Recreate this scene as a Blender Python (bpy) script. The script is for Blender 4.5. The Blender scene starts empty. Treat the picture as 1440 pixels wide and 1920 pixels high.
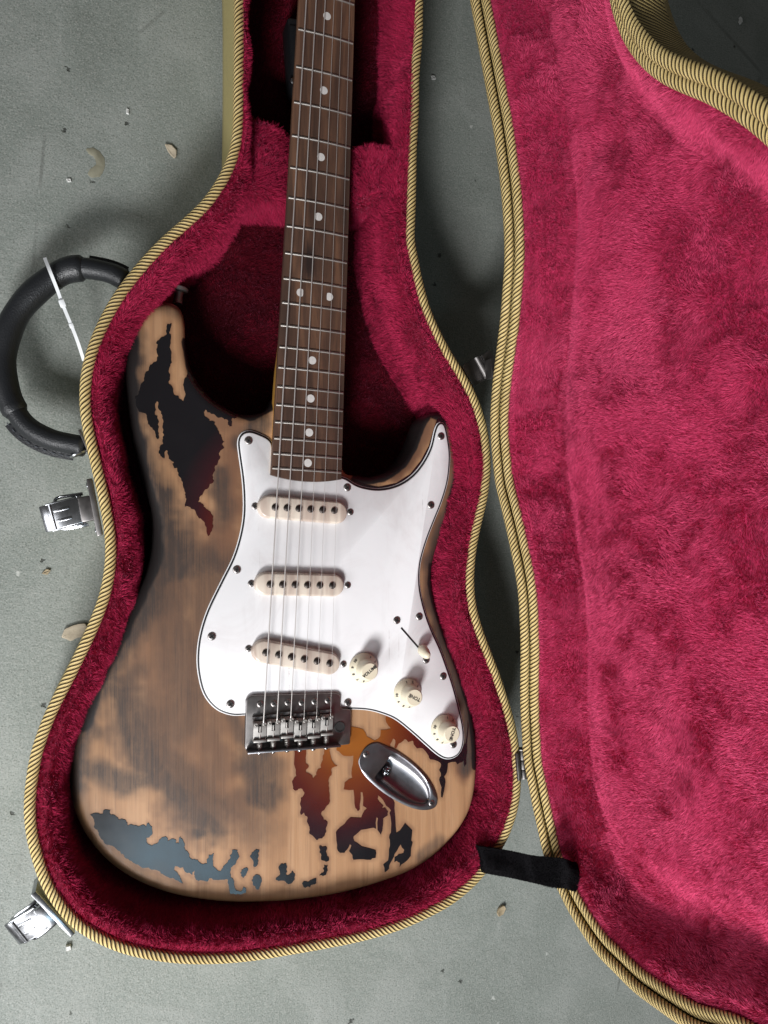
import bpy, bmesh, math, random
import numpy as np
from mathutils import Vector, Matrix
from mathutils.geometry import delaunay_2d_cdt

scene = bpy.context.scene
col = scene.collection
rng = np.random.default_rng(7)
random.seed(7)

# ------------------------------------------------------------------ camera
FPX, HC = 1442.0, 0.6734                     # focal length in photo pixels, camera height above the floor
_d = np.array([202 - 720.0, -(980 - 960.0), -FPX]); _d /= np.linalg.norm(_d)   # straight down, seen from the camera
_Z = -_d
_Y = np.array([0, 1.0, 0]) - _Z[1] * _Z; _Y /= np.linalg.norm(_Y)
_X = np.cross(_Y, _Z)
RC = np.array([_X, _Y, _Z])                  # camera axes -> world axes
cam_data = bpy.data.cameras.new('camera')
cam_data.sensor_fit = 'VERTICAL'; cam_data.sensor_height = 36.0; cam_data.sensor_width = 27.0
cam_data.lens = FPX / 1920 * 36.0
cam_data.clip_start = 0.02; cam_data.clip_end = 100
cam = bpy.data.objects.new('camera', cam_data); col.objects.link(cam)
cam.matrix_world = Matrix([[*RC[0], 0], [*RC[1], 0], [*RC[2], HC], [0, 0, 0, 1]])
scene.camera = cam

def W(px, py, z):
    r = RC @ np.array([px - 720.0, 960.0 - py, -FPX]); t = (z - HC) / r[2]
    return np.array([r[0] * t, r[1] * t, z])
def WP(pts, z):
    return np.array([W(p[0], p[1], z) for p in pts])
def proj(P):
    c = (np.atleast_2d(P) - [0, 0, HC]) @ RC
    return np.c_[720 + FPX * c[:, 0] / -c[:, 2], 960 - FPX * c[:, 1] / -c[:, 2]]

# ------------------------------------------------------------------ world, lamps, exposure
world = bpy.data.worlds.new('World'); scene.world = world; world.use_nodes = True
bg = world.node_tree.nodes['Background']
bg.inputs[0].default_value = (1.0, .97, .92, 1); bg.inputs[1].default_value = 0.068
scene.view_settings.view_transform = 'Standard'; scene.view_settings.look = 'None'
scene.view_settings.exposure = 0.0; scene.view_settings.gamma = 1.0
scene.view_settings.use_curve_mapping = False
scene.cycles.max_bounces = 6; scene.cycles.diffuse_bounces = 3; scene.cycles.glossy_bounces = 3

def area(name, pos, target, sx, sy, power, color, spread=180):
    l = bpy.data.lights.new(name, 'AREA'); l.shape = 'RECTANGLE'; l.size = sx; l.size_y = sy
    l.energy = power; l.color = color; l.spread = math.radians(spread)
    o = bpy.data.objects.new(name, l); col.objects.link(o)
    o.location = pos
    o.rotation_euler = (Vector(target) - Vector(pos)).to_track_quat('-Z', 'Y').to_euler()
    return o
_b, _s = W(682, 1251, .072), W(703, 1204, .072)       # a knob's foot and the end of its shadow give the light's direction
_L = _b + [0, 0, .0175] - _s; _L /= np.linalg.norm(_L)
_t = W(560, 1150, .06)
area('doorway_light', _t + _L * 1.85, W(400, 1050, .06), .38, .41, 20.0, (.985, .985, .99), 120)
_p = W(330, 1605, .066); _v = _p - [0, 0, HC]; _v /= np.linalg.norm(_v)
_n = np.array([-.03, -.04, 1.0]); _n /= np.linalg.norm(_n)
_r = _v - 2 * (_v @ _n) * _n
area('window_light', _p + _r * 1.7, _p, .40, .30, 1.25, (.54, .82, 1.0))
area('side_opening_light', W(420, 1000, .05) + np.array([-1.22, -.56, .76]), W(650, 850, .1), .95, .6, 13.0, (.97, .98, 1.0))

# ------------------------------------------------------------------ object helpers
PW = {}
def props(o, label=None, cat=None, group=None, kind=None):
    if label: o['label'] = label
    if cat: o['category'] = cat
    if group: o['group'] = group
    if kind: o['kind'] = kind
    return o
def thing(name, label, cat, loc=(0, 0, 0), group=None):
    o = bpy.data.objects.new(name, None); col.objects.link(o); o.location = loc
    o.empty_display_size = .05
    PW[o.name] = Matrix.Translation(Vector(loc))
    return props(o, label, cat, group)
def link(name, me, parent=None, M=None):
    o = bpy.data.objects.new(name, me); col.objects.link(o)
    M = M or Matrix.Identity(4)
    PW[o.name] = M
    if parent is not None:
        o.parent = parent; o.matrix_parent_inverse = PW[parent.name].inverted()
    o.matrix_basis = M
    return o
def mesh(name, verts, faces, mats, smooth=True, sharp=40, fm=None, uv=None):
    me = bpy.data.meshes.new(name)
    me.from_pydata([tuple(map(float, v)) for v in verts], [], [tuple(map(int, f)) for f in faces])
    if not isinstance(mats, (list, tuple)): mats = [mats]
    for m in mats: me.materials.append(m)
    if fm is not None: me.polygons.foreach_set('material_index', np.array(fm, dtype=np.int32))
    if uv is not None:
        l = me.uv_layers.new(name='UVMap')
        l.data.foreach_set('uv', np.array(uv, dtype=np.float32).ravel())
    me.update()
    if smooth:
        me.polygons.foreach_set('use_smooth', np.ones(len(me.polygons), dtype=bool))
        if sharp: me.set_sharp_from_angle(angle=math.radians(sharp))
    return me
def mk(name, verts, faces, mats, parent=None, **k):
    return link(name, mesh(name, verts, faces, mats, **k), parent)

class MB:                                      # collects shapes for ONE mesh
    def __init__(s): s.v = []; s.f = []; s.m = []
    def add(s, v, f, mi=0):
        o = len(s.v); s.v += [tuple(map(float, x)) for x in v]
        s.f += [tuple(int(i) + o for i in x) for x in f]; s.m += [mi] * len(f); return s
    def box(s, c, ex, ey, ez, hx, hy, hz, mi=0, bev=0):
        c = np.array(c, float); ex, ey, ez = [np.array(e, float) / np.linalg.norm(e) for e in (ex, ey, ez)]
        if bev <= 0:
            v = [c + ex * a * hx + ey * b * hy + ez * d * hz for a in (-1, 1) for b in (-1, 1) for d in (-1, 1)]
            return s.add(v, [(0, 1, 3, 2), (4, 6, 7, 5), (0, 4, 5, 1), (2, 3, 7, 6), (0, 2, 6, 4), (1, 5, 7, 3)], mi)
        bm = bmesh.new(); bmesh.ops.create_cube(bm, size=1)
        for v in bm.verts: v.co = Vector((v.co.x * 2 * hx, v.co.y * 2 * hy, v.co.z * 2 * hz))
        bmesh.ops.bevel(bm, geom=list(bm.edges), offset=bev, segments=2, affect='EDGES', profile=.5)
        bm.verts.index_update()
        v = [c + ex * q.co.x + ey * q.co.y + ez * q.co.z for q in bm.verts]
        f = [[q.index for q in p.verts] for p in bm.faces]; bm.free()
        return s.add(v, f, mi)
    def lathe(s, c, prof, n=24, axis=(0, 0, 1), mi=0, rib=None):
        c = np.array(c, float); a = np.array(axis, float); a /= np.linalg.norm(a)
        e1 = np.cross(a, [0, 1, 0.01]); e1 /= np.linalg.norm(e1); e2 = np.cross(a, e1)
        v = []; f = []
        for k, (r, z) in enumerate(prof):
            for i in range(n):
                t = 2 * math.pi * i / n
                rr = r * (1 + (rib[1] * (i % 2) if rib and k in rib[0] else 0))
                v.append(c + a * z + (e1 * math.cos(t) + e2 * math.sin(t)) * rr)
        for k in range(len(prof) - 1):
            for i in range(n):
                j = (i + 1) % n; f.append((k * n + i, k * n + j, (k + 1) * n + j, (k + 1) * n + i))
        if prof[-1][0] > 1e-6: f.append([(len(prof) - 1) * n + i for i in range(n)])
        if prof[0][0] > 1e-6: f.append([i for i in reversed(range(n))])
        return s.add(v, f, mi)
    def tube(s, P, r, n=10, mi=0, cap=True):
        P = np.array(P, float); r = np.broadcast_to(np.array(r, float), (len(P),))
        T = np.gradient(P, axis=0); T /= np.linalg.norm(T, axis=1)[:, None]
        up = np.array([0, 0, 1.0]) if abs(T[0, 2]) < .9 else np.array([1.0, 0, 0])
        v = []; f = []
        for p, t, q in zip(P, T, r):
            a = up - (up @ t) * t; a /= np.linalg.norm(a); b = np.cross(t, a); up = a
            for i in range(n):
                h = 2 * math.pi * i / n; v.append(p + (a * math.cos(h) + b * math.sin(h)) * q)
        for k in range(len(P) - 1):
            for i in range(n):
                j = (i + 1) % n; f.append((k * n + i, k * n + j, (k + 1) * n + j, (k + 1) * n + i))
        if cap: f += [list(range(n))[::-1], [(len(P) - 1) * n + i for i in range(n)]]
        return s.add(v, f, mi)
    def mesh(s, name, mats, **k): return mesh(name, s.v, s.f, mats, fm=s.m, **k)
    def build(s, name, mats, parent=None, M=None, **k): return link(name, s.mesh(name, mats, **k), parent, M)

# ------------------------------------------------------------------ curve helpers
def resample(P, n, closed=True):
    P = np.array(P, float)
    if closed: P = np.vstack([P, P[:1]])
    s = np.r_[0, np.cumsum(np.linalg.norm(np.diff(P, axis=0), axis=1))]
    t = np.linspace(0, s[-1], n, endpoint=not closed)
    return np.stack([np.interp(t, s, P[:, k]) for k in range(P.shape[1])], 1)
def catmull(P, closed=True, k=8):
    P = np.array(P, float); n = len(P); out = []
    rg = range(n) if closed else range(n - 1)
    for i in rg:
        if closed: a, b, c, d = P[(i - 1) % n], P[i], P[(i + 1) % n], P[(i + 2) % n]
        else: a, b, c, d = P[max(i - 1, 0)], P[i], P[i + 1], P[min(i + 2, n - 1)]
        for t in np.arange(k) / k:
            out.append(.5 * (2 * b + (c - a) * t + (2 * a - 5 * b + 4 * c - d) * t * t + (3 * b - a - 3 * c + d) * t ** 3))
    if not closed: out.append(P[-1])
    return np.array(out)
def blur(P, it=1, closed=True):
    for _ in range(it): P = .25 * np.roll(P, 1, 0) + .5 * P + .25 * np.roll(P, -1, 0)
    return P
def normals2(P):                                # inward normals of a closed 2-D loop
    T = np.roll(P, -1, 0) - np.roll(P, 1, 0); T /= np.linalg.norm(T, axis=1)[:, None]
    Nn = np.c_[-T[:, 1], T[:, 0]]
    A = np.sum(P[:, 0] * np.roll(P[:, 1], -1) - P[:, 1] * np.roll(P[:, 0], -1))
    return Nn if A > 0 else -Nn
def ccw(P):
    A = np.sum(P[:, 0] * np.roll(P[:, 1], -1) - P[:, 1] * np.roll(P[:, 0], -1))
    return P if A > 0 else P[::-1]
def inside(P, poly):
    x, y = P[:, 0], P[:, 1]; c = np.zeros(len(P), bool); q = np.roll(poly, 1, 0)
    for (xi, yi), (xj, yj) in zip(poly, q):
        if yi == yj: continue
        m = ((yi > y) != (yj > y)) & (x < (xj - xi) * (y - yi) / (yj - yi) + xi); c ^= m
    return c
def dist_poly(P, poly, closed=True):
    d = np.full(len(P), 1e9); n = len(poly)
    for i in range(n if closed else n - 1):
        a, b = poly[i], poly[(i + 1) % n]; ab = b - a; L = ab @ ab
        if L < 1e-16: continue
        t = np.clip(((P - a) @ ab) / L, 0, 1); d = np.minimum(d, np.linalg.norm(P - a - t[:, None] * ab, axis=1))
    return d
def jag(P, it=2, amp=.28):
    P = [np.array(p, float) for p in P]
    for _ in range(it):
        o = []
        for i in range(len(P)):
            a, b = P[i], P[(i + 1) % len(P)]; e = b - a; L = np.linalg.norm(e)
            o.append(a)
            if L > 2.2: o.append((a + b) / 2 + np.array([-e[1], e[0]]) * rng.uniform(-amp, amp) * min(1, 9 / L) + e * rng.uniform(-.12, .12))
        P = o
    return np.array(P)
_T = rng.random((32, 32, 32))
def vnoise(P, sc):
    q = np.array(P) / sc; i = np.floor(q).astype(int); f = q - i; f = f * f * (3 - 2 * f); r = 0
    for a in (0, 1):
        for b in (0, 1):
            for c in (0, 1):
                w = (f[:, 0] if a else 1 - f[:, 0]) * (f[:, 1] if b else 1 - f[:, 1]) * (f[:, 2] if c else 1 - f[:, 2])
                r = r + w * _T[(i[:, 0] + a) % 32, (i[:, 1] + b) % 32, (i[:, 2] + c) % 32]
    return r
def sstep(a, b, x):
    t = np.clip((x - a) / (b - a), 0, 1); return t * t * (3 - 2 * t)
def rings(rs, closed=True, cap0=False, cap1=True):
    n = len(rs[0]); v = np.vstack(rs); f = []
    for k in range(len(rs) - 1):
        for i in range(n if closed else n - 1):
            j = (i + 1) % n; f.append((k * n + i, k * n + j, (k + 1) * n + j, (k + 1) * n + i))
    if cap1: f.append([(len(rs) - 1) * n + i for i in range(n)])
    if cap0: f.append([i for i in reversed(range(n))])
    return v, f
def slab(P, z0, z1, ch=.0005):                  # chamfered plate from a ccw xy loop
    Nn = normals2(P); h = lambda o, z: np.c_[P + Nn * o, np.full(len(P), z)]
    return rings([h(0, z0), h(0, z1 - ch), h(ch * .4, z1 - ch * .3), h(ch, z1)])

# ------------------------------------------------------------------ materials
def nodes(name):
    m = bpy.data.materials.new(name); m.use_nodes = True; nt = m.node_tree
    return m, nt, nt.nodes['Principled BSDF']
def nd(nt, t, **k):
    n = nt.nodes.new(t)
    for a, b in k.items():
        if a.startswith('i_'):
            key = a[2:]; key = int(key) if key.isdigit() else key.replace('_', ' ')
            if hasattr(b, 'is_linked') or isinstance(b, bpy.types.NodeSocket): nt.links.new(b, n.inputs[key])
            else: n.inputs[key].default_value = b
        else: setattr(n, a, b)
    return n
def mth(nt, op, a, b=0.0, c=None, clamp=False):
    n = nt.nodes.new('ShaderNodeMath'); n.operation = op; n.use_clamp = clamp
    for k, v in ((0, a), (1, b), (2, c)):
        if v is None: continue
        if isinstance(v, bpy.types.NodeSocket): nt.links.new(v, n.inputs[k])
        else: n.inputs[k].default_value = v
    return n.outputs[0]
def mix(nt, f, a, b):
    n = nt.nodes.new('ShaderNodeMix'); n.data_type = 'RGBA'
    for s, v in ((n.inputs[0], f), (n.inputs[6], a), (n.inputs[7], b)):
        if isinstance(v, bpy.types.NodeSocket): nt.links.new(v, s)
        else: s.default_value = v if not isinstance(v, tuple) or len(v) == 4 else (*v, 1)
    return n.outputs[2]
def noise(nt, vec, scale, detail=3, rough=.5, dist=0):
    n = nd(nt, 'ShaderNodeTexNoise'); n.inputs['Scale'].default_value = scale; n.inputs['Detail'].default_value = detail
    n.inputs['Roughness'].default_value = rough; n.inputs['Distortion'].default_value = dist
    if vec is not None: nt.links.new(vec, n.inputs['Vector'])
    return n.outputs[0]
def ramp(nt, f, stops):
    n = nt.nodes.new('ShaderNodeValToRGB'); nt.links.new(f, n.inputs[0]); e = n.color_ramp.elements
    while len(e) < len(stops): e.new(.5)
    for q, (p, c) in zip(e, stops):
        q.position = p; q.color = (*c, 1) if isinstance(c, tuple) else (c, c, c, 1)
    return n.outputs[0]
def rstep(nt, f, a, b):
    n = nt.nodes.new('ShaderNodeMapRange'); n.interpolation_type = 'SMOOTHSTEP'; nt.links.new(f, n.inputs[0])
    n.inputs[1].default_value = a; n.inputs[2].default_value = b; return n.outputs[0]
def bump(nt, b, h, strength=.3, dist=.001):
    n = nd(nt, 'ShaderNodeBump'); n.inputs['Strength'].default_value = strength; n.inputs['Distance'].default_value = dist
    nt.links.new(h, n.inputs['Height']); nt.links.new(n.outputs[0], b.inputs['Normal'])
def objco(nt, sc=(1, 1, 1)):
    t = nd(nt, 'ShaderNodeTexCoord'); m = nd(nt, 'ShaderNodeMapping'); m.inputs['Scale'].default_value = sc
    nt.links.new(t.outputs['Object'], m.inputs[0]); return m.outputs[0]
def setp(b, color=None, rough=None, metal=None, spec=None, **k):
    if color is not None: b.inputs['Base Color'].default_value = (*color, 1)
    if rough is not None: b.inputs['Roughness'].default_value = rough
    if metal is not None: b.inputs['Metallic'].default_value = metal
    if spec is not None: b.inputs['Specular IOR Level'].default_value = spec
    for a, v in k.items(): b.inputs[a.replace('_', ' ')].default_value = v
def attr(nt, n):
    a = nd(nt, 'ShaderNodeAttribute'); a.attribute_name = n; return a

def m_concrete():
    m, nt, b = nodes('concrete'); v = objco(nt); L = nt.links
    big = noise(nt, v, 2.6, 5, .6); mid = noise(nt, v, 14, 5, .62, .5); fin = noise(nt, v, 240, 3, .6); grit = noise(nt, v, 760, 2, .6); scf = noise(nt, objco(nt, (55, 420, 1)), 1.0, 3, .6, .8)
    vs = objco(nt, (30, 5, 1)); streak = noise(nt, vs, 1.6, 4, .6, .4)
    c = ramp(nt, big, [(.3, (.180, .203, .183)), (.7, (.222, .243, .222))])
    c = mix(nt, mth(nt, 'MULTIPLY', rstep(nt, mid, .42, .70), .50), c, (.31, .325, .305))
    c = mix(nt, mth(nt, 'MULTIPLY', rstep(nt, mid, .44, .26), .40), c, (.125, .138, .122))
    c = mix(nt, mth(nt, 'MULTIPLY', rstep(nt, streak, .55, .75), .22), c, (.40, .42, .40))
    c = mix(nt, mth(nt, 'MULTIPLY', rstep(nt, fin, .42, .72), .28), c, (.33, .335, .31))
    c = mix(nt, mth(nt, 'MULTIPLY', rstep(nt, noise(nt, v, 420, 2, .6), .58, .72), .30), c, (.10, .11, .095))
    c = mix(nt, mth(nt, 'MULTIPLY', rstep(nt, noise(nt, objco(nt, (1.0, 1.9, 1)), 7, 6, .7, 1.2), .50, .68), .34), c, (.20, .215, .195))
    c = mix(nt, mth(nt, 'MULTIPLY', rstep(nt, grit, .52, .70), .75), c, (.34, .345, .32))
    c = mix(nt, mth(nt, 'MULTIPLY', rstep(nt, grit, .46, .30), .75), c, (.10, .11, .095))
    c = mix(nt, mth(nt, 'MULTIPLY', mth(nt, 'MULTIPLY', rstep(nt, scf, .62, .72), rstep(nt, big, .48, .6)), .45), c, (.36, .37, .345))
    vo = nd(nt, 'ShaderNodeTexVoronoi'); vo.inputs['Scale'].default_value = 46; vd = nd(nt, 'ShaderNodeTexNoise'); vd.inputs['Scale'].default_value = 260; L.new(v, vd.inputs['Vector']); vdd = nd(nt, 'ShaderNodeVectorMath', operation='MULTIPLY_ADD', i_0=vd.outputs['Color'], i_1=(.007, .007, 0), i_2=v).outputs[0]; L.new(vdd, vo.inputs['Vector'])
    spk = rstep(nt, vo.outputs['Distance'], .11, .05)
    pick = mth(nt, 'GREATER_THAN', nd(nt, 'ShaderNodeSeparateColor', i_0=vo.outputs['Color']).outputs[0], .62)
    c = mix(nt, mth(nt, 'MULTIPLY', mth(nt, 'MULTIPLY', spk, pick), .85), c, (.03, .032, .028))
    vo2 = nd(nt, 'ShaderNodeTexVoronoi'); vo2.inputs['Scale'].default_value = 33; L.new(vdd, vo2.inputs['Vector'])
    spk2 = mth(nt, 'MULTIPLY', rstep(nt, vo2.outputs['Distance'], .09, .04), mth(nt, 'GREATER_THAN', nd(nt, 'ShaderNodeSeparateColor', i_0=vo2.outputs['Color']).outputs[1], .72))
    c = mix(nt, mth(nt, 'MULTIPLY', spk2, .7), c, (.52, .53, .50))
    # hairline scratches
    vr = nd(nt, 'ShaderNodeTexVoronoi', feature='DISTANCE_TO_EDGE'); vr.inputs['Scale'].default_value = 2.2
    L.new(nd(nt, 'ShaderNodeVectorMath', operation='ADD', i_0=v, i_1=(3.3, 1.7, 0)).outputs[0], vr.inputs['Vector'])
    crk = mth(nt, 'MULTIPLY', rstep(nt, vr.outputs['Distance'], .004, .0012), rstep(nt, mid, .5, .62))
    c = mix(nt, mth(nt, 'MULTIPLY', crk, .5), c, (.10, .105, .095))
    L.new(c, b.inputs['Base Color']); setp(b, rough=.62, spec=.35)
    L.new(mth(nt, 'MULTIPLY_ADD', mid, .35, .42), b.inputs['Roughness'])
    h = mth(nt, 'ADD', mth(nt, 'ADD', mth(nt, 'MULTIPLY', mid, .9), mth(nt, 'MULTIPLY', fin, .4)), mth(nt, 'MULTIPLY', grit, .22))
    h = mth(nt, 'SUBTRACT', h, mth(nt, 'MULTIPLY', mth(nt, 'MULTIPLY', spk, pick), .6))
    bump(nt, b, h, .8, .0014); return m

def m_tweed(name='tweed', k=-6.0, pitch=.0034):
    m, nt, b = nodes(name); L = nt.links
    uv = nd(nt, 'ShaderNodeUVMap'); s = nd(nt, 'ShaderNodeSeparateXYZ', i_0=uv.outputs[0])
    ob = objco(nt); wob = noise(nt, ob, 90, 2, .5)
    ph = mth(nt, 'ADD', mth(nt, 'DIVIDE', s.outputs[0], pitch), mth(nt, 'MULTIPLY', s.outputs[1], k))
    ph = mth(nt, 'ADD', ph, mth(nt, 'MULTIPLY', wob, .45))
    w = mth(nt, 'FRACT', ph)
    tri = mth(nt, 'ABSOLUTE', mth(nt, 'MULTIPLY_ADD', w, 2.0, -1.0))         # 1 at the line, 0 mid-ridge
    # fine threads across the ridges
    ph2 = mth(nt, 'SUBTRACT', mth(nt, 'DIVIDE', s.outputs[0], pitch * .30), mth(nt, 'MULTIPLY', s.outputs[1], k * 2.6))
    thr = mth(nt, 'ABSOLUTE', mth(nt, 'MULTIPLY_ADD', mth(nt, 'FRACT', ph2), 2.0, -1.0))
    line = rstep(nt, mth(nt, 'ADD', tri, mth(nt, 'MULTIPLY', thr, .10)), .56, .77)
    base = mix(nt, noise(nt, ob, 130, 3, .6), (.54, .39, .13), (.80, .63, .31))
    base = mix(nt, mth(nt, 'MULTIPLY', rstep(nt, thr, .55, .95), .35), base, (.40, .27, .09))
    base = mix(nt, mth(nt, 'MULTIPLY', rstep(nt, noise(nt, ob, 26, 4, .6), .52, .75), .28), base, (.30, .21, .08))
    base = mix(nt, mth(nt, 'MULTIPLY', rstep(nt, noise(nt, ob, 9, 5, .65), .48, .72), .40), base, (.34, .24, .085))
    c = mix(nt, line, base, (.045, .027, .008)); L.new(c, b.inputs['Base Color'])
    setp(b, rough=.55, spec=.35)
    h = mth(nt, 'SUBTRACT', mth(nt, 'SUBTRACT', 1.0, mth(nt, 'POWER', tri, 2.0)), mth(nt, 'MULTIPLY', thr, .22))
    bump(nt, b, h, .8, .0009); return m

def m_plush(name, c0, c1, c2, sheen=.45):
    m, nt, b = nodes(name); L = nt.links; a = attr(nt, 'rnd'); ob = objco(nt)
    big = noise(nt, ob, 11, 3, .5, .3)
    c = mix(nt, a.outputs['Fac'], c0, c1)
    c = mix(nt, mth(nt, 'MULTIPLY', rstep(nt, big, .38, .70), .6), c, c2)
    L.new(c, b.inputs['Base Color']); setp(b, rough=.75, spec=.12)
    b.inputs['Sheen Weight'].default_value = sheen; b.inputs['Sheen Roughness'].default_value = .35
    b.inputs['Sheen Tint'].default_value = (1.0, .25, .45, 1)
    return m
def m_simple(name, color, rough=.5, metal=0, spec=.5, nscale=None, namp=.15, bstr=0, **k):
    m, nt, b = nodes(name); setp(b, color, rough, metal, spec)
    for a, v in k.items(): b.inputs[a.replace('_', ' ')].default_value = v
    if nscale:
        v = objco(nt); n = noise(nt, v, nscale, 4, .6)
        c = mix(nt, n, tuple(x * (1 - namp) for x in color), tuple(min(1, x * (1 + namp)) for x in color))
        nt.links.new(c, b.inputs['Base Color'])
        nt.links.new(mth(nt, 'MULTIPLY_ADD', n, .3, rough - .15), b.inputs['Roughness'])
        if bstr: bump(nt, b, noise(nt, v, nscale * 3, 3, .6), bstr, .0005)
    return m

def m_wood():
    m, nt, b = nodes('relic_wood'); L = nt.links
    v = objco(nt); g1 = noise(nt, objco(nt, (320, 9, 30)), 1.0, 4, .6, .25); g2 = noise(nt, objco(nt, (60, 2.6, 10)), 1.0, 5, .6, 1.3)
    fine = noise(nt, objco(nt, (900, 14, 60)), 1.0, 2, .5)
    c = ramp(nt, g2, [(.25, (.29, .152, .074)), (.5, (.385, .215, .110)), (.78, (.48, .290, .162))])
    c = mix(nt, mth(nt, 'MULTIPLY', rstep(nt, g1, .48, .72), .40), c, (.24, .130, .072))
    por = noise(nt, objco(nt, (1400, 26, 60)), 1.0, 2, .5)
    c = mix(nt, mth(nt, 'MULTIPLY', rstep(nt, por, .62, .72), .36), c, (.15, .085, .05))
    br = attr(nt, 'brown').outputs['Fac']; sm = attr(nt, 'smoke').outputs['Fac']; bk = attr(nt, 'black').outputs['Fac']
    cl = noise(nt, objco(nt, (1.6, .8, 1)), 70, 6, .72, .6)
    c = mix(nt, mth(nt, 'MULTIPLY', br, .9, clamp=True), c, (.145, .070, .042))
    smk = mth(nt, 'MULTIPLY', sm, mth(nt, 'ADD', mth(nt, 'ADD', .90, mth(nt, 'MULTIPLY', rstep(nt, g1, .30, .70), .22)), mth(nt, 'MULTIPLY', mth(nt, 'SUBTRACT', cl, .5), .95)), clamp=True)
    smk = mth(nt, 'ADD', smk, mth(nt, 'MULTIPLY', mth(nt, 'MULTIPLY', sm, rstep(nt, por, .52, .66)), .22), clamp=True)
    c = mix(nt, smk, c, (.058, .042, .035))
    bkm = rstep(nt, mth(nt, 'ADD', bk, mth(nt, 'MULTIPLY', mth(nt, 'SUBTRACT', cl, .5), .35)), .3, .75)
    c = mix(nt, bkm, c, (.018, .015, .015))
    L.new(c, b.inputs['Base Color']); setp(b, rough=.48, spec=.4)
    L.new(mth(nt, 'MULTIPLY_ADD', fine, .25, .36), b.inputs['Roughness'])
    bump(nt, b, mth(nt, 'ADD', fine, mth(nt, 'MULTIPLY', g1, .6)), .22, .0003); return m

def m_burst(center):                             # three-colour sunburst lacquer: amber, red, black with the distance from the body's middle
    m, nt, b = nodes('sunburst_lacquer'); L = nt.links
    t = nd(nt, 'ShaderNodeTexCoord'); d = nd(nt, 'ShaderNodeVectorMath', operation='SUBTRACT', i_0=t.outputs['Object'], i_1=tuple(center))
    s = nd(nt, 'ShaderNodeVectorMath', operation='MULTIPLY', i_0=d.outputs[0], i_1=(1 / .095, 1 / .112, 0))
    ln = nd(nt, 'ShaderNodeVectorMath', operation='LENGTH', i_0=s.outputs[0]).outputs['Value']
    ln = mth(nt, 'ADD', ln, mth(nt, 'MULTIPLY', mth(nt, 'SUBTRACT', noise(nt, objco(nt), 16, 3), .5), .12))
    c = ramp(nt, mth(nt, 'MULTIPLY', ln, .5), [(.09, (.27, .085, .012)), (.20, (.15, .032, .008)), (.30, (.075, .010, .007)), (.38, (.028, .006, .009)), (.47, (.007, .006, .008))])
    L.new(c, b.inputs['Base Color']); setp(b, rough=.22, spec=1.0)
    n = noise(nt, objco(nt), 55, 3); L.new(mth(nt, 'MULTIPLY_ADD', n, .14, .15), b.inputs['Roughness'])
    return m

def m_guard():
    m, nt, b = nodes('aged_white_plastic'); L = nt.links; v = objco(nt)
    c1 = noise(nt, v, 15, 5, .68, .8); c2 = noise(nt, objco(nt, (60, 9, 1)), 1.0, 4, .6, .4)
    c = mix(nt, mth(nt, 'MULTIPLY', rstep(nt, c1, .44, .72), .45), (.725, .72, .73), (.55, .51, .51))
    c = mix(nt, mth(nt, 'MULTIPLY', rstep(nt, c2, .56, .72), .25), c, (.52, .50, .50))
    # scratches: thin stretched noise crossings
    rot = nd(nt, 'ShaderNodeMapping'); rot.inputs['Rotation'].default_value = (0, 0, .5); rot.inputs['Scale'].default_value = (420, 7, 1)
    L.new(nd(nt, 'ShaderNodeTexCoord').outputs['Object'], rot.inputs[0])
    sc = mth(nt, 'MULTIPLY', rstep(nt, noise(nt, rot.outputs[0], 1.0, 2, .5), .70, .76), rstep(nt, c1, .50, .62))
    c = mix(nt, mth(nt, 'MULTIPLY', sc, .8), c, (.36, .33, .32))
    L.new(c, b.inputs['Base Color']); c = mix(nt, mth(nt, 'MULTIPLY', rstep(nt, noise(nt, v, 5, 3, .6), .48, .66), .18), c, (.62, .55, .52))
    setp(b, rough=.34, spec=.5)
    L.new(mth(nt, 'MULTIPLY_ADD', c1, .25, .22), b.inputs['Roughness']); return m

def m_pickup():
    m, nt, b = nodes('aged_cream_plastic'); v = objco(nt, (95, 12, 10)); n = noise(nt, v, 1.0, 3, .5, .6)
    c = mix(nt, rstep(nt, n, .36, .66), (.46, .37, .31), (.66, .58, .49)); nt.links.new(c, b.inputs['Base Color'])
    setp(b, rough=.3, spec=.5); return m

def m_rosewood():
    m, nt, b = nodes('rosewood'); L = nt.links
    g = noise(nt, objco(nt, (300, 12, 40)), 1.0, 4, .6, .3); g2 = noise(nt, objco(nt, (42, 5, 8)), 1.0, 4, .6, .6); p = noise(nt, objco(nt, (1500, 60, 80)), 1.0, 2, .5)
    c = ramp(nt, g2, [(.34, (.042, .025, .019)), (.5, (.090, .048, .032)), (.66, (.180, .092, .053))])
    c = mix(nt, mth(nt, 'MULTIPLY', rstep(nt, g, .5, .72), .55), c, (.045, .026, .020))
    c = mix(nt, mth(nt, 'MULTIPLY', rstep(nt, p, .6, .75), .5), c, (.028, .016, .012))
    tc = nd(nt, 'ShaderNodeTexCoord'); dv = nd(nt, 'ShaderNodeVectorMath', operation='SUBTRACT', i_0=tc.outputs['Object'], i_1=tuple(W(580, 492, .079)))
    ds = nd(nt, 'ShaderNodeVectorMath', operation='MULTIPLY', i_0=dv.outputs[0], i_1=(1 / .008, 1 / .022, 0)); ln = nd(nt, 'ShaderNodeVectorMath', operation='LENGTH', i_0=ds.outputs[0]).outputs['Value']
    c = mix(nt, mth(nt, 'MULTIPLY', rstep(nt, mth(nt, 'ADD', ln, mth(nt, 'MULTIPLY', g, .9)), 1.5, .6), .85), c, (.012, .010, .011))
    L.new(c, b.inputs['Base Color']); setp(b, rough=.45, spec=.4); bump(nt, b, p, .2, .0003); return m

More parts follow.
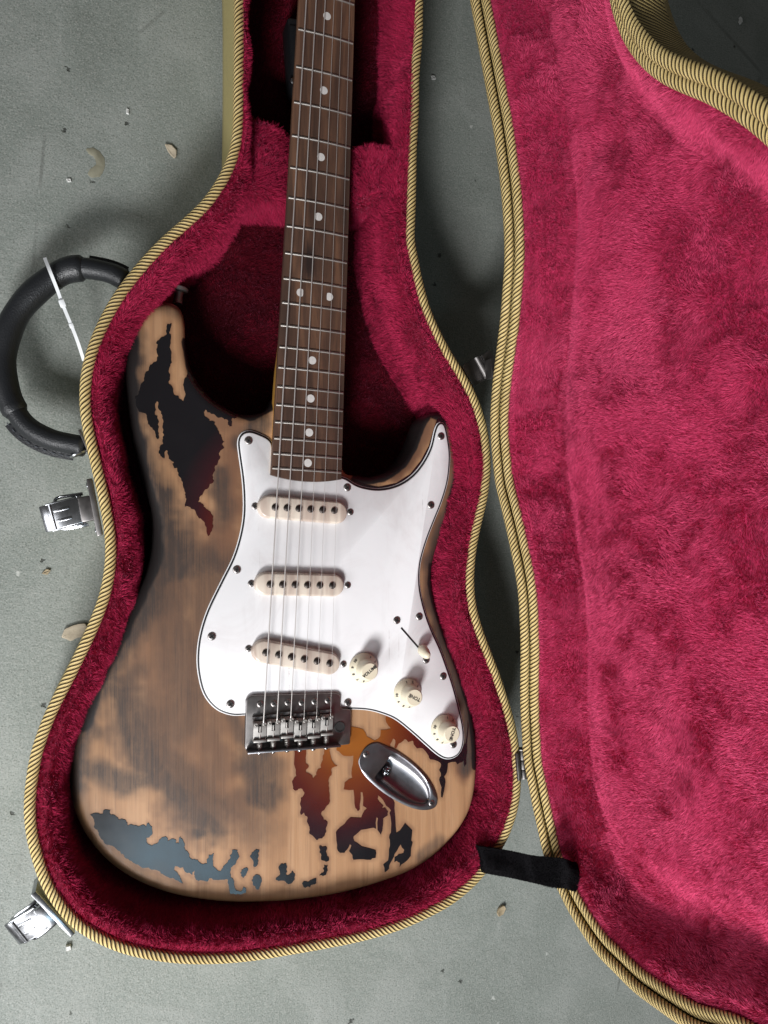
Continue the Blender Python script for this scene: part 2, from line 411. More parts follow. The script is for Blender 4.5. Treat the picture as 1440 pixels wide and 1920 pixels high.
def m_leather():
    m, nt, b = nodes('black_leather'); v = objco(nt)
    vo = nd(nt, 'ShaderNodeTexVoronoi'); vo.inputs['Scale'].default_value = 900; nt.links.new(v, vo.inputs['Vector'])
    setp(b, (.010, .011, .013), .42, 0, .5)
    h = mth(nt, 'ADD', vo.outputs['Distance'], noise(nt, v, 60, 3)); bump(nt, b, h, .28, .0006); return m

def m_metal(name, color, rough, scr=.1):
    m, nt, b = nodes(name); setp(b, color, rough, 1.0); v = objco(nt)
    n = noise(nt, v, 120, 4, .6); n2 = noise(nt, objco(nt, (600, 60, 200)), 1.0, 3, .5)
    nt.links.new(mth(nt, 'ADD', mth(nt, 'MULTIPLY_ADD', n, scr, rough - scr * .5), mth(nt, 'MULTIPLY', n2, scr * .5)), b.inputs['Roughness'])
    nt.links.new(mix(nt, n, tuple(x * .72 for x in color), tuple(min(1, x * 1.1) for x in color)), b.inputs['Base Color']); return m

CONC = m_concrete(); TWEED = m_tweed(); TWEEDW = m_tweed('tweed_wall', -6.0, .0034); TWEEDB = m_simple('tweed_plain', (.36, .30, .12), .6, nscale=900, namp=.35, bstr=.3)
PLB = m_plush('crimson_plush', (.13, .0020, .016), (.60, .032, .108), (.33, .009, .046), .7); PLF = m_plush('shaded_crimson_plush', (.035, .0004, .003), (.18, .004, .018), (.085, .0015, .008), .35)  # second plush is the same fabric, with the pit's shade put into its colour
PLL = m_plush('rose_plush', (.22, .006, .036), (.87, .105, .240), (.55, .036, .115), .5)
WOOD = m_wood(); GUARD = m_guard(); PICK = m_pickup(); ROSE = m_rosewood(); LEATH = m_leather()
BLACKP = m_simple('black_plastic', (.012, .012, .014), .4)
CHROME = m_metal('chrome', (.44, .45, .47), .20, .12); NICKEL = m_metal('aged_nickel', (.40, .38, .36), .46, .25)
DARKM = m_metal('tarnished_steel', (.26, .245, .24), .38, .2); STEEL = m_metal('string_steel', (.72, .70, .68), .28, .1)
SATIN = m_metal('satin_steel', (.24, .235, .25), .34, .15); FRETM = m_metal('fret_nickel', (.42, .39, .36), .42, .15); STRM = m_simple('string_wire', (.50, .48, .46), .4, .5, .5); SCREWM = m_metal('screw_steel', (.36, .33, .32), .34, .2)
POLE = m_metal('magnet_steel', (.10, .085, .078), .40, .15)
SLOT = m_simple('slot_dark', (.012, .010, .010), .7)
CREAM = m_simple('cream_plastic', (.70, .63, .48), .35, nscale=60, namp=.08)
INK = m_simple('printed_ink', (.03, .028, .025), .6)
PEARL = m_simple('inlay_dot', (.60, .58, .56), .35, nscale=300, namp=.12)
MAPLE = m_simple('amber_maple', (.52, .27, .055), .28, nscale=30, namp=.2)
VELVET = m_simple('black_velvet', (.005, .0045, .0055), .9, spec=.08, nscale=300, namp=.5, bstr=.4)
NYLON = m_simple('white_nylon', (.72, .74, .76), .4)

# ------------------------------------------------------------------ setting: the concrete floor
f = mk('floor', [(-6, -6, 0), (6, -6, 0), (6, 6, 0), (-6, 6, 0)], [(0, 1, 2, 3)], CONC, smooth=False)
props(f, 'grey-green worn concrete floor with scuffs and specks', 'floor', kind='structure')

# ------------------------------------------------------------------ the case
ZR = .092
RIM = [(785, 0), (784, 69), (778, 139), (777, 208), (773, 278), (772, 347), (770, 417), (769, 450), (776, 486), (783, 522), (792, 558), (804, 594), (821, 630), (841, 667), (864, 703), (884, 739), (898, 775), (907, 811), (911, 847), (912, 883), (906, 933), (896, 975), (887, 1017), (882, 1058), (881, 1100), (886, 1142), (896, 1177), (908, 1211), (919, 1239), (930, 1267), (939, 1294), (948, 1322), (956, 1350), (962, 1378), (966, 1406), (968, 1433), (969, 1466), (965, 1507), (957, 1537), (940, 1578), (900, 1638), (855, 1680), (812, 1706), (747, 1735), (678, 1755), (608, 1769), (539, 1781), (469, 1792), (400, 1797), (340, 1796), (290, 1790), (240, 1779), (200, 1764), (168, 1747), (143, 1730), (123, 1709), (100, 1678), (82, 1643), (71, 1608), (62, 1574), (57, 1539), (56, 1504), (59, 1469), (64, 1435), (72, 1400), (92, 1345), (112, 1303), (131, 1267), (148, 1232), (165, 1197), (180, 1162), (193, 1128), (202, 1093), (207, 1058), (208, 1024), (205, 989), (199, 954), (192, 919), (184, 885), (176, 850), (170, 825), (164, 795), (160, 762), (160, 728), (164, 693), (173, 658), (186, 624), (203, 589), (224, 554), (250, 519), (279, 485), (313, 450), (352, 416), (387, 382), (412, 347), (430, 312), (441, 278), (446, 240), (447, 194), (448, 100), (448, 0),
       (447, -120), (438, -300), (432, -480), (440, -600), (500, -665), (620, -690), (740, -670), (795, -600), (802, -450), (795, -250), (788, -100)]
NR = 900
rim = blur(resample(catmull(WP(RIM, ZR)[:, :2], True, 6), NR), 6)
rim = resample(rim, NR)
rim = ccw(rim); rn = normals2(rim)
_rp = proj(np.c_[rim, np.full(NR, ZR)])
wf = 1 - .58 * sstep(330, 250, _rp[:, 1])                      # the padding is thinner along the neck box
wf = blur(wf[:, None], 20)[:, 0]
def rz(o, z, P=rim, Nn=rn): return np.c_[P + Nn * (np.array(o).reshape(-1, 1) if np.ndim(o) else o), np.broadcast_to(z, len(P))]

case = thing('guitar_case', 'open tweed guitar case with crimson plush lining and upright lid', 'guitar case', tuple(W(520, 1100, 0)))

def loop_uv(P3, nr, v0=0.0, v1=1.0):            # uv for rings(...) quads: u = metres along, v = ring position
    n = len(P3); s = np.r_[0, np.cumsum(np.linalg.norm(np.roll(P3, -1, 0) - P3, axis=1))]
    uv = []
    for k in range(nr - 1):
        a, b = v0 + (v1 - v0) * k / (nr - 1), v0 + (v1 - v0) * (k + 1) / (nr - 1)
        for i in range(n): uv += [(s[i], a), (s[i + 1], a), (s[i + 1], b), (s[i], b)]
    return uv
def ropetube(name, P3, r, parent, binorm=None, n=14, flip=1):
    T = np.roll(P3, -1, 0) - np.roll(P3, 1, 0); T /= np.linalg.norm(T, axis=1)[:, None]
    bn = np.array(binorm, float); a = np.cross(bn, T); a /= np.linalg.norm(a, axis=1)[:, None]
    rs = [P3 + (a * math.cos(h) * 1.05 + bn * math.sin(h) * .80) * r for h in np.linspace(0, 2 * math.pi * flip, n + 1)]
    v, fc = rings(rs, cap1=False)
    return mk(name, v, fc, TWEED, parent, uv=loop_uv(P3, n + 1), sharp=0)

# base shell
out = [rz(.0015, ZR - .001), rz(-.0015, ZR - .004), rz(-.0022, ZR - .02), rz(-.0022, .03), rz(-.0012, .012), rz(.004, .005), rz(.010, .003)]
v, fc = rings(out, cap1=True)
uv = loop_uv(out[0], len(out), 0, 3.6) + [(0, 0)] * NR
shell = mk('base_shell', v, fc, TWEEDB, case, uv=uv)
ropetube('piping', rz(0, ZR), .0037, shell, (0, 0, 1), flip=1)
# base lining: a padded rim, soft walls and the bottom
bumpy = (vnoise(np.c_[rim, np.zeros(NR)], .03) - .5) * .0035 + (vnoise(np.c_[rim, np.ones(NR)], .011) - .5) * .0018
prof = [(.0025, -.004), (.0045, -.0005), (.0085, .0012), (.0125, -.0002), (.0160, -.0045), (.0185, -.012), (.0200, -.026), (.0210, -.045), (.0220, -.064), (.0245, -.071)]
lr = []
for k, (o, z) in enumerate(prof):
    kk = 0 if k < 2 else 1
    lr.append(rz(o * wf + bumpy * kk, ZR + z + kk * .5 * np.roll(bumpy, 40) * (k < 7)))
v, fc = rings(lr, cap1=False)
lining = mk('base_lining', v, fc, PLB, case, sharp=0)
bed = mk('bed_lining', lr[-1], [list(range(NR))], PLF, case, sharp=0); bed['label'] = 'crimson plush bed of the case, colour darkened for shade'
lining['label'] = 'crimson plush padding'

# plush pile: one thin blade per tuft, leaning with a slow flow
def pile(name, objs, n, length, width, mat, parent, lean=.9, sc=.02, keep=None, bias=(0, 0, 0)):
    A = []; 
    for o in objs:
        me = o.data; me.calc_loop_triangles(); t = np.zeros(len(me.loop_triangles) * 3, np.int32); me.loop_triangles.foreach_get('vertices', t)
        co = np.zeros(len(me.vertices) * 3); me.vertices.foreach_get('co', co); A.append(co.reshape(-1, 3)[t.reshape(-1, 3)])
    A = np.vstack(A); a, b, c = A[:, 0], A[:, 1], A[:, 2]
    nr = np.cross(b - a, c - a); ar = np.linalg.norm(nr, axis=1); ok = ar > 1e-12
    a, b, c, nr, ar = a[ok], b[ok], c[ok], nr[ok], ar[ok]; nr /= ar[:, None]
    i = rng.choice(len(ar), n, p=ar / ar.sum()); u, w = rng.random(n), rng.random(n); fl = u + w > 1; u[fl], w[fl] = 1 - u[fl], 1 - w[fl]
    P = a[i] + (b[i] - a[i]) * u[:, None] + (c[i] - a[i]) * w[:, None]; N = nr[i]
    if keep is not None:
        k = keep(P); P, N = P[k], N[k]
    n = len(P)
    fl = np.stack([vnoise(P + q, sc) + .6 * vnoise(P + q * 2, sc * .33) + .5 * vnoise(P + q * 3, sc * .14) - 1.05 for q in (0.0, 3.1, 7.7)], 1) * 2.2 + np.array(bias)
    fl += np.stack([vnoise(P + q, sc * 3.2) - .5 for q in (1.7, 5.3, 9.1)], 1) * 1.7
    fl += rng.normal(size=(n, 3)) * .28
    fl -= (fl * N).sum(1)[:, None] * N
    D = N + fl * lean; D /= np.linalg.norm(D, axis=1)[:, None]
    ln = length * rng.uniform(.6, 1.15, n)
    S = np.cross(D, rng.normal(size=(n, 3))); S /= np.linalg.norm(S, axis=1)[:, None]
    V = np.stack([P - S * width / 2 - N * .0004, P + S * width / 2 - N * .0004, P + D * ln[:, None]], 1).reshape(-1, 3)
    me = bpy.data.meshes.new(name)
    me.vertices.add(3 * n); me.loops.add(3 * n); me.polygons.add(n)
    me.vertices.foreach_set('co', V.ravel()); me.loops.foreach_set('vertex_index', np.arange(3 * n, dtype=np.int32))
    me.polygons.foreach_set('loop_start', np.arange(0, 3 * n, 3, dtype=np.int32)); me.update(calc_edges=True)
    me.materials.append(mat)
    r = np.repeat(rng.random(n), 3); r[2::3] = np.clip(r[2::3] + .25, 0, 1)
    me.attributes.new('rnd', 'FLOAT', 'POINT').data.foreach_set('value', r.astype(np.float32))
    o = link(name, me, parent); o['kind'] = 'stuff'; return o
def inframe(m=120, thin=.12):
    def k(P):
        q = proj(P); ok = (q[:, 0] > -m) & (q[:, 0] < 1440 + m) & (q[:, 1] > -m) & (q[:, 1] < 1920 + m)
        return ok | (rng.random(len(P)) < thin)
    return k
pile('pile', [lining], 430000, .0040, .00040, PLB, lining, .8, .016, inframe(), (0, 0, .15))
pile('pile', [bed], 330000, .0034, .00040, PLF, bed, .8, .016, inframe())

# neck rest: a plush block across the neck box with a groove for the neck
gx, gy = np.linspace(0, 1, 41), np.linspace(0, 1, 33)
farL, farR, nearL, nearR = W(462, 226, .072), W(764, 292, .072), W(455, 352, .072), W(770, 372, .072)
botL, botR = nearL + [0, -.004, 0], nearR + [0, -.004, 0]
vv = []
for b in gy:
    for a in gx:
        if b < .12: p = farL * (1 - a) + farR * a; z = .025 + (.074 - .025) * math.sin(b / .12 * math.pi / 2) ** .6; y = p; 
        elif b < .6:
            t = (b - .12) / .48; y = (farL * (1 - a) + farR * a) * (1 - t) + (nearL * (1 - a) + nearR * a) * t; z = .0745 - .002 * t
        else:
            t = (b - .6) / .4; y = (nearL * (1 - a) + nearR * a) * (1 - t) + (botL * (1 - a) + botR * a) * t; z = .0725 - .052 * t; rr = max(0, 1 - t / .25); y = y + (nearL - farL) / np.linalg.norm(nearL - farL) * .004 * (1 - rr ** 2)
        q = proj([[y[0], y[1], z]])[0]
        g = math.exp(-(((a - .46) / .24) ** 6)); z = z - max(0, z - .0525) * g
        vv.append((y[0], y[1], z))
vv = np.array(vv); vv[:, 2] += (vnoise(vv, .018) - .5) * .004
ff = [(j * 41 + i, j * 41 + i + 1, (j + 1) * 41 + i + 1, (j + 1) * 41 + i) for j in range(32) for i in range(40)]
ff = [tuple(reversed(q)) for q in ff]
rest = mk('neck_rest', vv, ff, PLB, case, sharp=0)
pile('pile', [rest], 70000, .0046, .00042, PLB, rest, .8, .014)

# lid: the same outline hinged up from the long side
A0 = W(917, 840, ZR); A1 = W(973, 1430, ZR); Vd = A1 - A0; Vd /= np.linalg.norm(Vd)
Nd = np.array([-Vd[1], Vd[0], 0]); Nd *= np.sign(Nd[0]); PHI = math.radians(88); LO = A0 + [0, 0, .016]
Ud = math.cos(PHI) * Nd + math.sin(PHI) * np.array([0, 0, 1.0]); Wd = -math.sin(PHI) * Nd + math.cos(PHI) * np.array([0, 0, 1.0])
def LW(uv, w):
    uv = np.atleast_2d(uv); return LO + uv[:, :1] * Ud + uv[:, 1:2] * Vd + np.broadcast_to(w, (len(uv),))[:, None] * Wd
def LP(px, py, w=0):
    r = RC @ np.array([px - 720.0, 960.0 - py, -FPX]); C = np.array([0, 0, HC]); t = ((LO + w * Wd - C) @ Wd) / (r @ Wd); X = C + r * t
    return np.array([(X - LO) @ Ud, (X - LO) @ Vd])
HINGE = [(885, 0), (912, 150), (930, 250), (945, 370), (951, 480), (942, 600), (927, 720), (922, 800), (931, 900), (955, 1000), (975, 1100), (980, 1200), (979, 1320), (985, 1420), (1000, 1500), (1022, 1600), (1055, 1680), (1110, 1770), (1190, 1850), (1290, 1920)]
hp = np.array([LP(x, y) for x, y in HINGE]) + [.003, 0]
q = np.c_[rim, np.full(NR, ZR)] - A0; buv = np.c_[-(q @ Nd), q @ Vd]
# the rest of the outline follows the base
far = [p for p in buv if (p[1] < hp[0][1] - .03) or (p[0] > .195)]
ctr = np.array([.19, .0])
rest_pts = np.array(far); 
i0 = int(np.argmin(np.linalg.norm(buv - hp[0], axis=1))); i1 = int(np.argmin(np.linalg.norm(buv - hp[-1], axis=1)))
seqA = [buv[(i0 + k) % NR] for k in range((i1 - i0) % NR + 1)]; seqB = [buv[(i1 + k) % NR] for k in range((i0 - i1) % NR + 1)]
longer = seqA if len(seqA) > len(seqB) else seqB[::-1]        # from the neck end of the hinge side round to its foot
longer = longer[14:-14]
lo = np.vstack([hp, np.array(longer)[::-1]])
lo = blur(resample(catmull(resample(lo, 130), True, 6), NR), 5); lo = ccw(resample(lo, NR)); ln_ = normals2(lo)
def lz(o, w): return LW(lo + ln_ * (np.array(o).reshape(-1, 1) if np.ndim(o) else o), w)
LD = .044
lout = [lz(.002, -.001), lz(-.001, -.004), lz(-.0015, -.02), lz(-.0012, -LD + .012), lz(.003, -LD + .003), lz(.010, -LD)]
v, fc = rings(lout, cap1=True)
lshell = mk('lid_shell', v, fc, TWEEDW, case, uv=loop_uv(lout[0], len(lout), 0, 1.8) + [(0, 0)] * NR)
ropetube('piping', lz(0, -.0005), .0042, lshell, Wd, flip=1)
ropetube('piping', lz(.0078, -.0052), .0042, lshell, Wd, flip=1)
lb = (vnoise(np.c_[lo, np.zeros(NR)], .035) - .5) * .004
lprof = [(.0105, -.010), (.0125, -.0075), (.017, -.009), (.023, -.015), (.029, -.024), (.035, -.031), (.041, -.0345)]
lr = [lz(o + lb * (k > 1), w) for k, (o, w) in enumerate(lprof)]
v, fc = rings(lr, cap1=False)
# the padded panel: dense inside triangulation that swells gently towards the middle
inner = lo + ln_ * (.041 + lb)[:, None]; inr = resample(inner, 300)
g = np.stack(np.meshgrid(np.arange(inr[:, 0].min(), inr[:, 0].max(), .005), np.arange(inr[:, 1].min(), inr[:, 1].max(), .005)), -1).reshape(-1, 2)
g = g[inside(g, inr)]; g = g[dist_poly(g, inr) > .004]
def cdt(loop, pts):
    pts = np.vstack([loop, pts]) if len(pts) else np.array(loop); n = len(loop)
    r = delaunay_2d_cdt([Vector(p) for p in pts], [], [list(range(n))], 1, 1e-7)
    return np.array([tuple(p) for p in r[0]]), [list(x) for x in r[2]]
pv, pf = cdt(ccw(inr), g)
dd = dist_poly(pv, inr)
PANEL = [tuple(LP(x, y, -.03)) for x, y in ((1132, 272), (1092, 345), (1078, 480), (1068, 620), (1062, 760), (1066, 900), (1084, 1040), (1098, 1200), (1104, 1350), (1118, 1480), (1165, 1580), (1245, 1655), (1345, 1715), (1440, 1755))] + \
    [(.20, .325), (.27, .30), (.318, .25), (.325, .19), (.295, .12), (.262, .05), (.255, -.02)] + [tuple(LP(x, y, -.03)) for x, y in ((1440, 640), (1395, 555), (1335, 475), (1262, 392), (1195, 315))]
PANEL = blur(resample(catmull(PANEL, True, 6), 220), 4)
sdp = dist_poly(pv, PANEL) * np.where(inside(pv, PANEL), 1, -1)
pw = -.0345 + .0015 * (1 - np.exp(-dd / .01)) + .0085 * sstep(-.008, .026, sdp) - .0012 * np.exp(-((sdp + .004) / .009) ** 2) + (vnoise(np.c_[pv, np.zeros(len(pv))], .06) - .5) * .004 * sstep(0, .02, dd)
P3 = LW(pv, pw); off = len(v)
v = np.vstack([v, P3]); fc = fc + [[i + off for i in x] for x in pf]
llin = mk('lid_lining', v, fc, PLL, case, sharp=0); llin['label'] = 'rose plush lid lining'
bm = bmesh.new(); bm.from_mesh(llin.data); bm.normal_update()
for fce in bm.faces:
    if fce.normal.dot(Vector(Wd)) < 0 and fce.calc_center_median().length > 0: fce.normal_flip()
bm.to_mesh(llin.data); bm.free()
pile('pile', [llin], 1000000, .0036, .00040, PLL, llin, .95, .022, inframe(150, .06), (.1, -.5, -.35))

# black velvet stay strap from the base to the lid
sp0, sp1 = W(880, 1607, .086), LW([LP(1062, 1640, -.012)], -.012)[0]
cpts = [W(896, 1611, .072), W(898, 1611, .088), W(903, 1612, .0975), W(925, 1616, .101), W(960, 1622, .103), W(1000, 1629, .108), LW([LP(1040, 1636, .009)], .009)[0], LW([LP(1062, 1640, .006)], .006)[0], LW([LP(1078, 1645, -.004)], -.004)[0], LW([LP(1092, 1649, -.016)], -.016)[0]]
cpath = catmull(cpts, False, 5)
wd = W(960, 1596, .1) - W(968, 1648, .1); wd /= np.linalg.norm(wd)
mb = MB(); vs = []
for k, p in enumerate(cpath):
    tt = k / (len(cpath) - 1); h = .0118 - .0006 * math.sin(tt * 6)
    for s_ in (-1, -.5, 0, .5, 1): vs.append(p + wd * h * s_ + np.array([0, 0, .0012 * (1 - s_ * s_) + .0016 * math.sin(tt * 8 + s_ * 2.5) + .0010 * math.sin(tt * 19 - s_ * 3)]))
for k, p in enumerate(cpath):
    for s_ in (-1, -.5, 0, .5, 1): vs.append(np.array(vs[k * 5 + int((s_ + 1) * 2)]) - [0, 0, .0016])
m_ = len(cpath); fs = []
for k in range(m_ - 1):
    for i in range(4):
        a = k * 5 + i; fs.append((a, a + 1, a + 6, a + 5)); b_ = m_ * 5 + a; fs.append((b_, b_ + 5, b_ + 6, b_ + 1))
    for i, fl in ((0, 0), (4, 1)):
        a = k * 5 + i; b_ = m_ * 5 + a; fs.append((a, a + 5, b_ + 5, b_) if not fl else (a, b_, b_ + 5, a + 5))
strap = mk('stay_strap', vs, fs, VELVET, case)
pile('nap', [strap], 26000, .0016, .00030, VELVET, strap, .7, .01)

# hinges
def hinge(pb, pl, ln, base_tilt):
    K = (pb + pl) / 2; ax = base_tilt / np.linalg.norm(base_tilt); up = np.array([0, 0, 1.0]); sd = np.cross(ax, up); sd /= np.linalg.norm(sd)
    if sd[0] < 0: sd = -sd
    mb = MB()
    for k in range(3):
        mb.lathe(K + ax * (k - 1) * ln * .66 - ax * ln * .31, [(.0001, 0), (.0030, .0002), (.0034, .0008), (.0034, ln * .60), (.0030, ln * .62), (.0001, ln * .62)], 16, ax)
    mb.lathe(K - ax * (ln + .0015), [(.0001, 0), (.0042, .0003), (.0042, .0012), (.0001, .0014)], 14, ax)
    h = mb.build('hinge', [DARKM], case)
    MB().box(K - sd * .0062 - up * .006, ax, sd, up, ln * .95, .0016, .010, 0, .0006).build('leaf', [DARKM], h)
    MB().box(K + sd * .0066 + up * .004, ax, sd, up, ln * .95, .0016, .009, 0, .0006).build('leaf', [DARKM], h)
    return h
hinge(W(973, 1433, .092), W(988, 1433, .094), .0125, W(986, 1466, .092) - W(981, 1404, .092))
# the upper hinge stands open: two dark leaves and a pin
ax = W(910, 718, .06) - W(890, 682, .06); ax /= np.linalg.norm(ax); up = np.array([0, 0, 1.0]); sd = np.cross(ax, up); sd *= np.sign(sd[0])
K = W(897, 693, .078)
h2 = MB().lathe(K + sd * .004 - ax * .0105, [(.0001, 0), (.0038, .0003), (.0038, .0205), (.0001, .021)], 16, ax).build('hinge', [DARKM], case)
MB().box(K - sd * .0062, ax, sd, up, .0105, .0068, .0016, 0, .0006).build('leaf', [DARKM], h2)
MB().box(K + sd * .012 + up * .002, ax, sd, up, .0095, .0050, .0016, 0, .0006).build('leaf', [DARKM], h2)
MB().box(W(918, 692, .088), Vd, Nd, up, .0080, .0016, .006, 0, .0006).build('leaf', [DARKM], h2)

# latches on the long outer side: wall plate, block, lever hanging open and wire loop
def latch(plate_a, plate_b, tip, z, wl):
    a, b = W(*plate_a, z + .006), W(*plate_b, z + .006); c = (a + b) / 2; ax = b - a; L = np.linalg.norm(ax); ax /= L
    t = W(*tip, z - .014); o = t - c; up = np.array([0, 0, 1.0]); o -= (o @ ax) * ax * .92; 
    od = np.cross(ax, up); od *= np.sign(od @ o); reach = o @ od
    la = MB().box(c, ax, od, up, L / 2, .0021, .013, 0, .0008).build('latch', [DARKM if z > .06 else CHROME], case)
    MB().box(c + od * .0062 - up * .002, ax, od, up, wl * .50, .0044, .0085, 0, .0012).build('pivot_block', [DARKM if z > .06 else CHROME], la)
    dn = math.radians(14); ld = od * math.cos(dn) - up * math.sin(dn); ld = ld + ax * (tip_off(c, t, ax) / max(.01, reach)); ld /= np.linalg.norm(ld)
    la_ = ax - (ax @ ld) * ld; la_ /= np.linalg.norm(la_); lu = np.cross(ld, la_); lu *= np.sign(lu[2])
    R0 = c + od * .010 + up * .001; Ll = reach - .010; mb = MB()
    mb.box(R0 + ld * Ll * .40, ld, la_, lu, Ll * .40, wl * .50, .0011, 0, .0005)                       # flat arm
    mb.box(R0 + ld * Ll * .88 - lu * .0012, ld - lu * .28, la_, lu + ld * .28, Ll * .13, wl * .52, .0012, 0, .0006)   # bent finger tab
    for q in (-.52, .52): mb.box(R0 + ld * Ll * .42 + la_ * wl * q - lu * .0022, ld, la_, lu, Ll * .40, .0007, .0030, 0, .0003)   # side flanges
    for q in (-.2, .2): mb.box(R0 + ld * Ll * .45 + la_ * wl * q + lu * .0011, ld, la_, lu, Ll * .20, wl * .055, .0007, 0, .0004)  # pressed ribs
    mb.tube([R0 + ld * Ll * .72 - la_ * wl * .5 + lu * .0008, R0 + ld * Ll * .72 + la_ * wl * .5 + lu * .0008], .0011, 8)
    lev = mb.build('lever', [CHROME], la, sharp=35)
    r0 = c + od * .0125 + ax * wl * .62 - up * .003; r1 = c + od * .0125 - ax * wl * .62 - up * .003
    lp = [r0 - od * .006, r0, r0 + od * .011 - up * .003, (r0 + od * .014 - ax * .004 - up * .0035)]
    lp2 = [r1 - od * .006, r1, r1 + od * .011 - up * .003, (r1 + od * .014 + ax * .004 - up * .0035)]
    MB().tube(catmull(lp + lp2[::-1], False, 5), .0013, 8).build('wire_loop', [CHROME], la)
    for s_ in (-1, 1):
        MB().lathe(c + ax * s_ * L * .40 + up * .0 + od * .0021, [(.0024, 0), (.0022, .0006), (.0012, .001), (.0001, .0011)], 12, od).build('rivet', [CHROME], la)
    MB().tube([c + od * .010 - ax * wl * .56 - up * .001, c + od * .010 + ax * wl * .56 - up * .001], .0024, 10).build('hinge_pin', [CHROME], la)
    return la
def tip_off(c, t, ax): return float((t - c) @ ax) * .9
l1 = latch((168, 899), (188, 1004), (80, 978), .066, .0185); l1['label'] = 'latch with its lever hanging open'
l2 = latch((65, 1660), (138, 1738), (22, 1736), .050, .0185); l2['label'] = 'bright latch with its lever hanging open'

# handle: leather grip arching out over the floor
HP = [(236, 527, .052), (214, 515, .050), (186, 507, .047), (152, 503, .043), (116, 511, .039), (71, 543, .035), (35, 583, .032), (13, 629, .030), (5, 677, .030), (10, 726, .031), (28, 769, .034), (54, 801, .037), (92, 822, .041), (132, 832, .045), (160, 838, .049)]
hc = catmull([W(x, y, z) for x, y, z in HP], False, 6); nh = len(hc); tt = np.linspace(0, 1, nh)
hr = .0078 + .0006 * np.sin(tt * 40) * .3; hr = hr * np.clip(np.minimum(tt, 1 - tt) / .03 + .55, 0, 1) ** .6
hm = MB().tube(hc, hr, 20); handle = hm.build('handle', [LEATH], case, sharp=0); handle['label'] = 'black leather carrying handle'
i0, i1 = int(nh * .20), int(nh * .735); sl = hc[i0:i1]
sr = np.full(len(sl), .0098); sr[0] = sr[-1] = .0082; sr += .0003 * np.sin(np.linspace(0, 25, len(sl)))
MB().tube(sl, sr, 22).build('grip_sleeve', [LEATH], handle, sharp=50)
for k0, k1, side in ((int(nh * .735), nh - 4, 1), (3, int(nh * .2), 1)):
    seg = hc[k0:k1]; T = np.gradient(seg, axis=0); T /= np.linalg.norm(T, axis=1)[:, None]; sdv = np.cross(T, [0, 0, 1.0]); mid = hc[nh // 2]
    cc = (hc[0] + hc[-1]) / 2; sg = np.sign(((seg - cc) * sdv).sum(1).mean()); fl = []
    fv = []; 
    for p, s_ in zip(seg, sdv * sg): fv += [p + s_ * .0060 - [0, 0, .0035], p + s_ * .0125 - [0, 0, .0050], p + s_ * .0125 - [0, 0, .0070], p + s_ * .0060 - [0, 0, .0080]]
    n_ = len(seg); ff = []
    for k in range(n_ - 1):
        for i in range(4):
            a, b_ = k * 4 + i, k * 4 + (i + 1) % 4; ff.append((a, b_, b_ + 4, a + 4))
    ff += [(0, 1, 2, 3), tuple((n_ - 1) * 4 + i for i in (3, 2, 1, 0))]
    mk('seam_flap', fv, ff, LEATH, handle)
    st = MB()
    for k in range(0, n_ - 1, 2):
        p = seg[k] + sdv[k] * sg * .0098 - [0, 0, .0038]; st.box(p, T[k], sdv[k], (0, 0, 1), .0014, .0004, .0004)
    st.build('stitching', [m_simple('grey_thread', (.06, .065, .075), .6)], handle)
for (x, y, z), sgn in (((162, 846, .046), 1), ((243, 528, .050), 1)):
    p = W(x, y, z); rp = rim[np.argmin(np.linalg.norm(rim - p[:2], axis=1))]; dr = np.r_[rp - p[:2], 0]; dr /= max(1e-6, np.linalg.norm(dr))
    th = np.linspace(0, 2 * math.pi, 20); ring = [p - dr * .004 + dr * .008 * math.cos(t) + np.array([0, 0, 1.0]) * .006 * math.sin(t) for t in th]
    MB().tube(ring, .0012, 8).build('ring', [CHROME], handle)
    tg = np.array([-dr[1], dr[0], 0]); MB().box(np.r_[rp, z] - dr * .0032, tg, dr, (0, 0, 1), .016, .0012, .010, 0, .0006).build('bracket', [DARKM], handle)

# ------------------------------------------------------------------ the guitar
ZB = .0695                                        # top of the body
BODY = [(522, 742), (512, 756), (500, 769), (486, 776), (451, 778), (417, 763), (389, 742), (363, 707), (352, 676), (347, 644), (346, 613), (340, 585), (328, 573), (312, 569), (286, 577), (261, 602), (247, 634), (239, 665), (236, 700), (238, 738), (242, 780), (249, 825), (257, 860), (268, 905), (279, 940), (286, 972), (288, 1006), (284, 1041), (273, 1078), (256, 1116), (236, 1160), (214, 1208), (194, 1248), (173, 1290), (154, 1335), (139, 1382), (132, 1420), (130, 1455), (134, 1497), (146, 1537), (166, 1573), (192, 1605), (224, 1632), (262, 1654), (312, 1673), (365, 1684), (434, 1690), (500, 1688), (540, 1685), (608, 1676), (678, 1660), (747, 1637), (783, 1619), (817, 1594), (851, 1558), (873, 1522), (883, 1490), (888, 1455), (889, 1415), (887, 1375), (881, 1336), (872, 1300), (858, 1259), (845, 1225), (831, 1189), (820, 1156), (811, 1125), (806, 1095), (806, 1067), (811, 1040), (820, 1011), (832, 982), (844, 953), (854, 922), (861, 894), (863, 860), (861, 829), (855, 806), (843, 786), (826, 775), (808, 775), (794, 785), (786, 805), (776, 832), (762, 857), (742, 877), (714, 890), (687, 895), (665, 892), (640, 882), (632, 800), (630, 742)]
ob = blur(resample(catmull(WP(BODY, .060)[:, :2], True, 6), 700), 3); ob = ccw(resample(ob, 700)); on = normals2(ob)
fore = W(185, 1590, ZB)[:2]
def drop(P):                                      # forearm bevel worked into the lower bass side
    d = dist_poly(P, ob); w = np.exp(-(np.linalg.norm(P - fore, axis=1) / .135) ** 4)
    return .0040 * w * np.clip(1 - d / .075, 0, 1) ** 1.4
ROUND = .0085
def topz(P): return ZB - drop(P)
body_rs = []
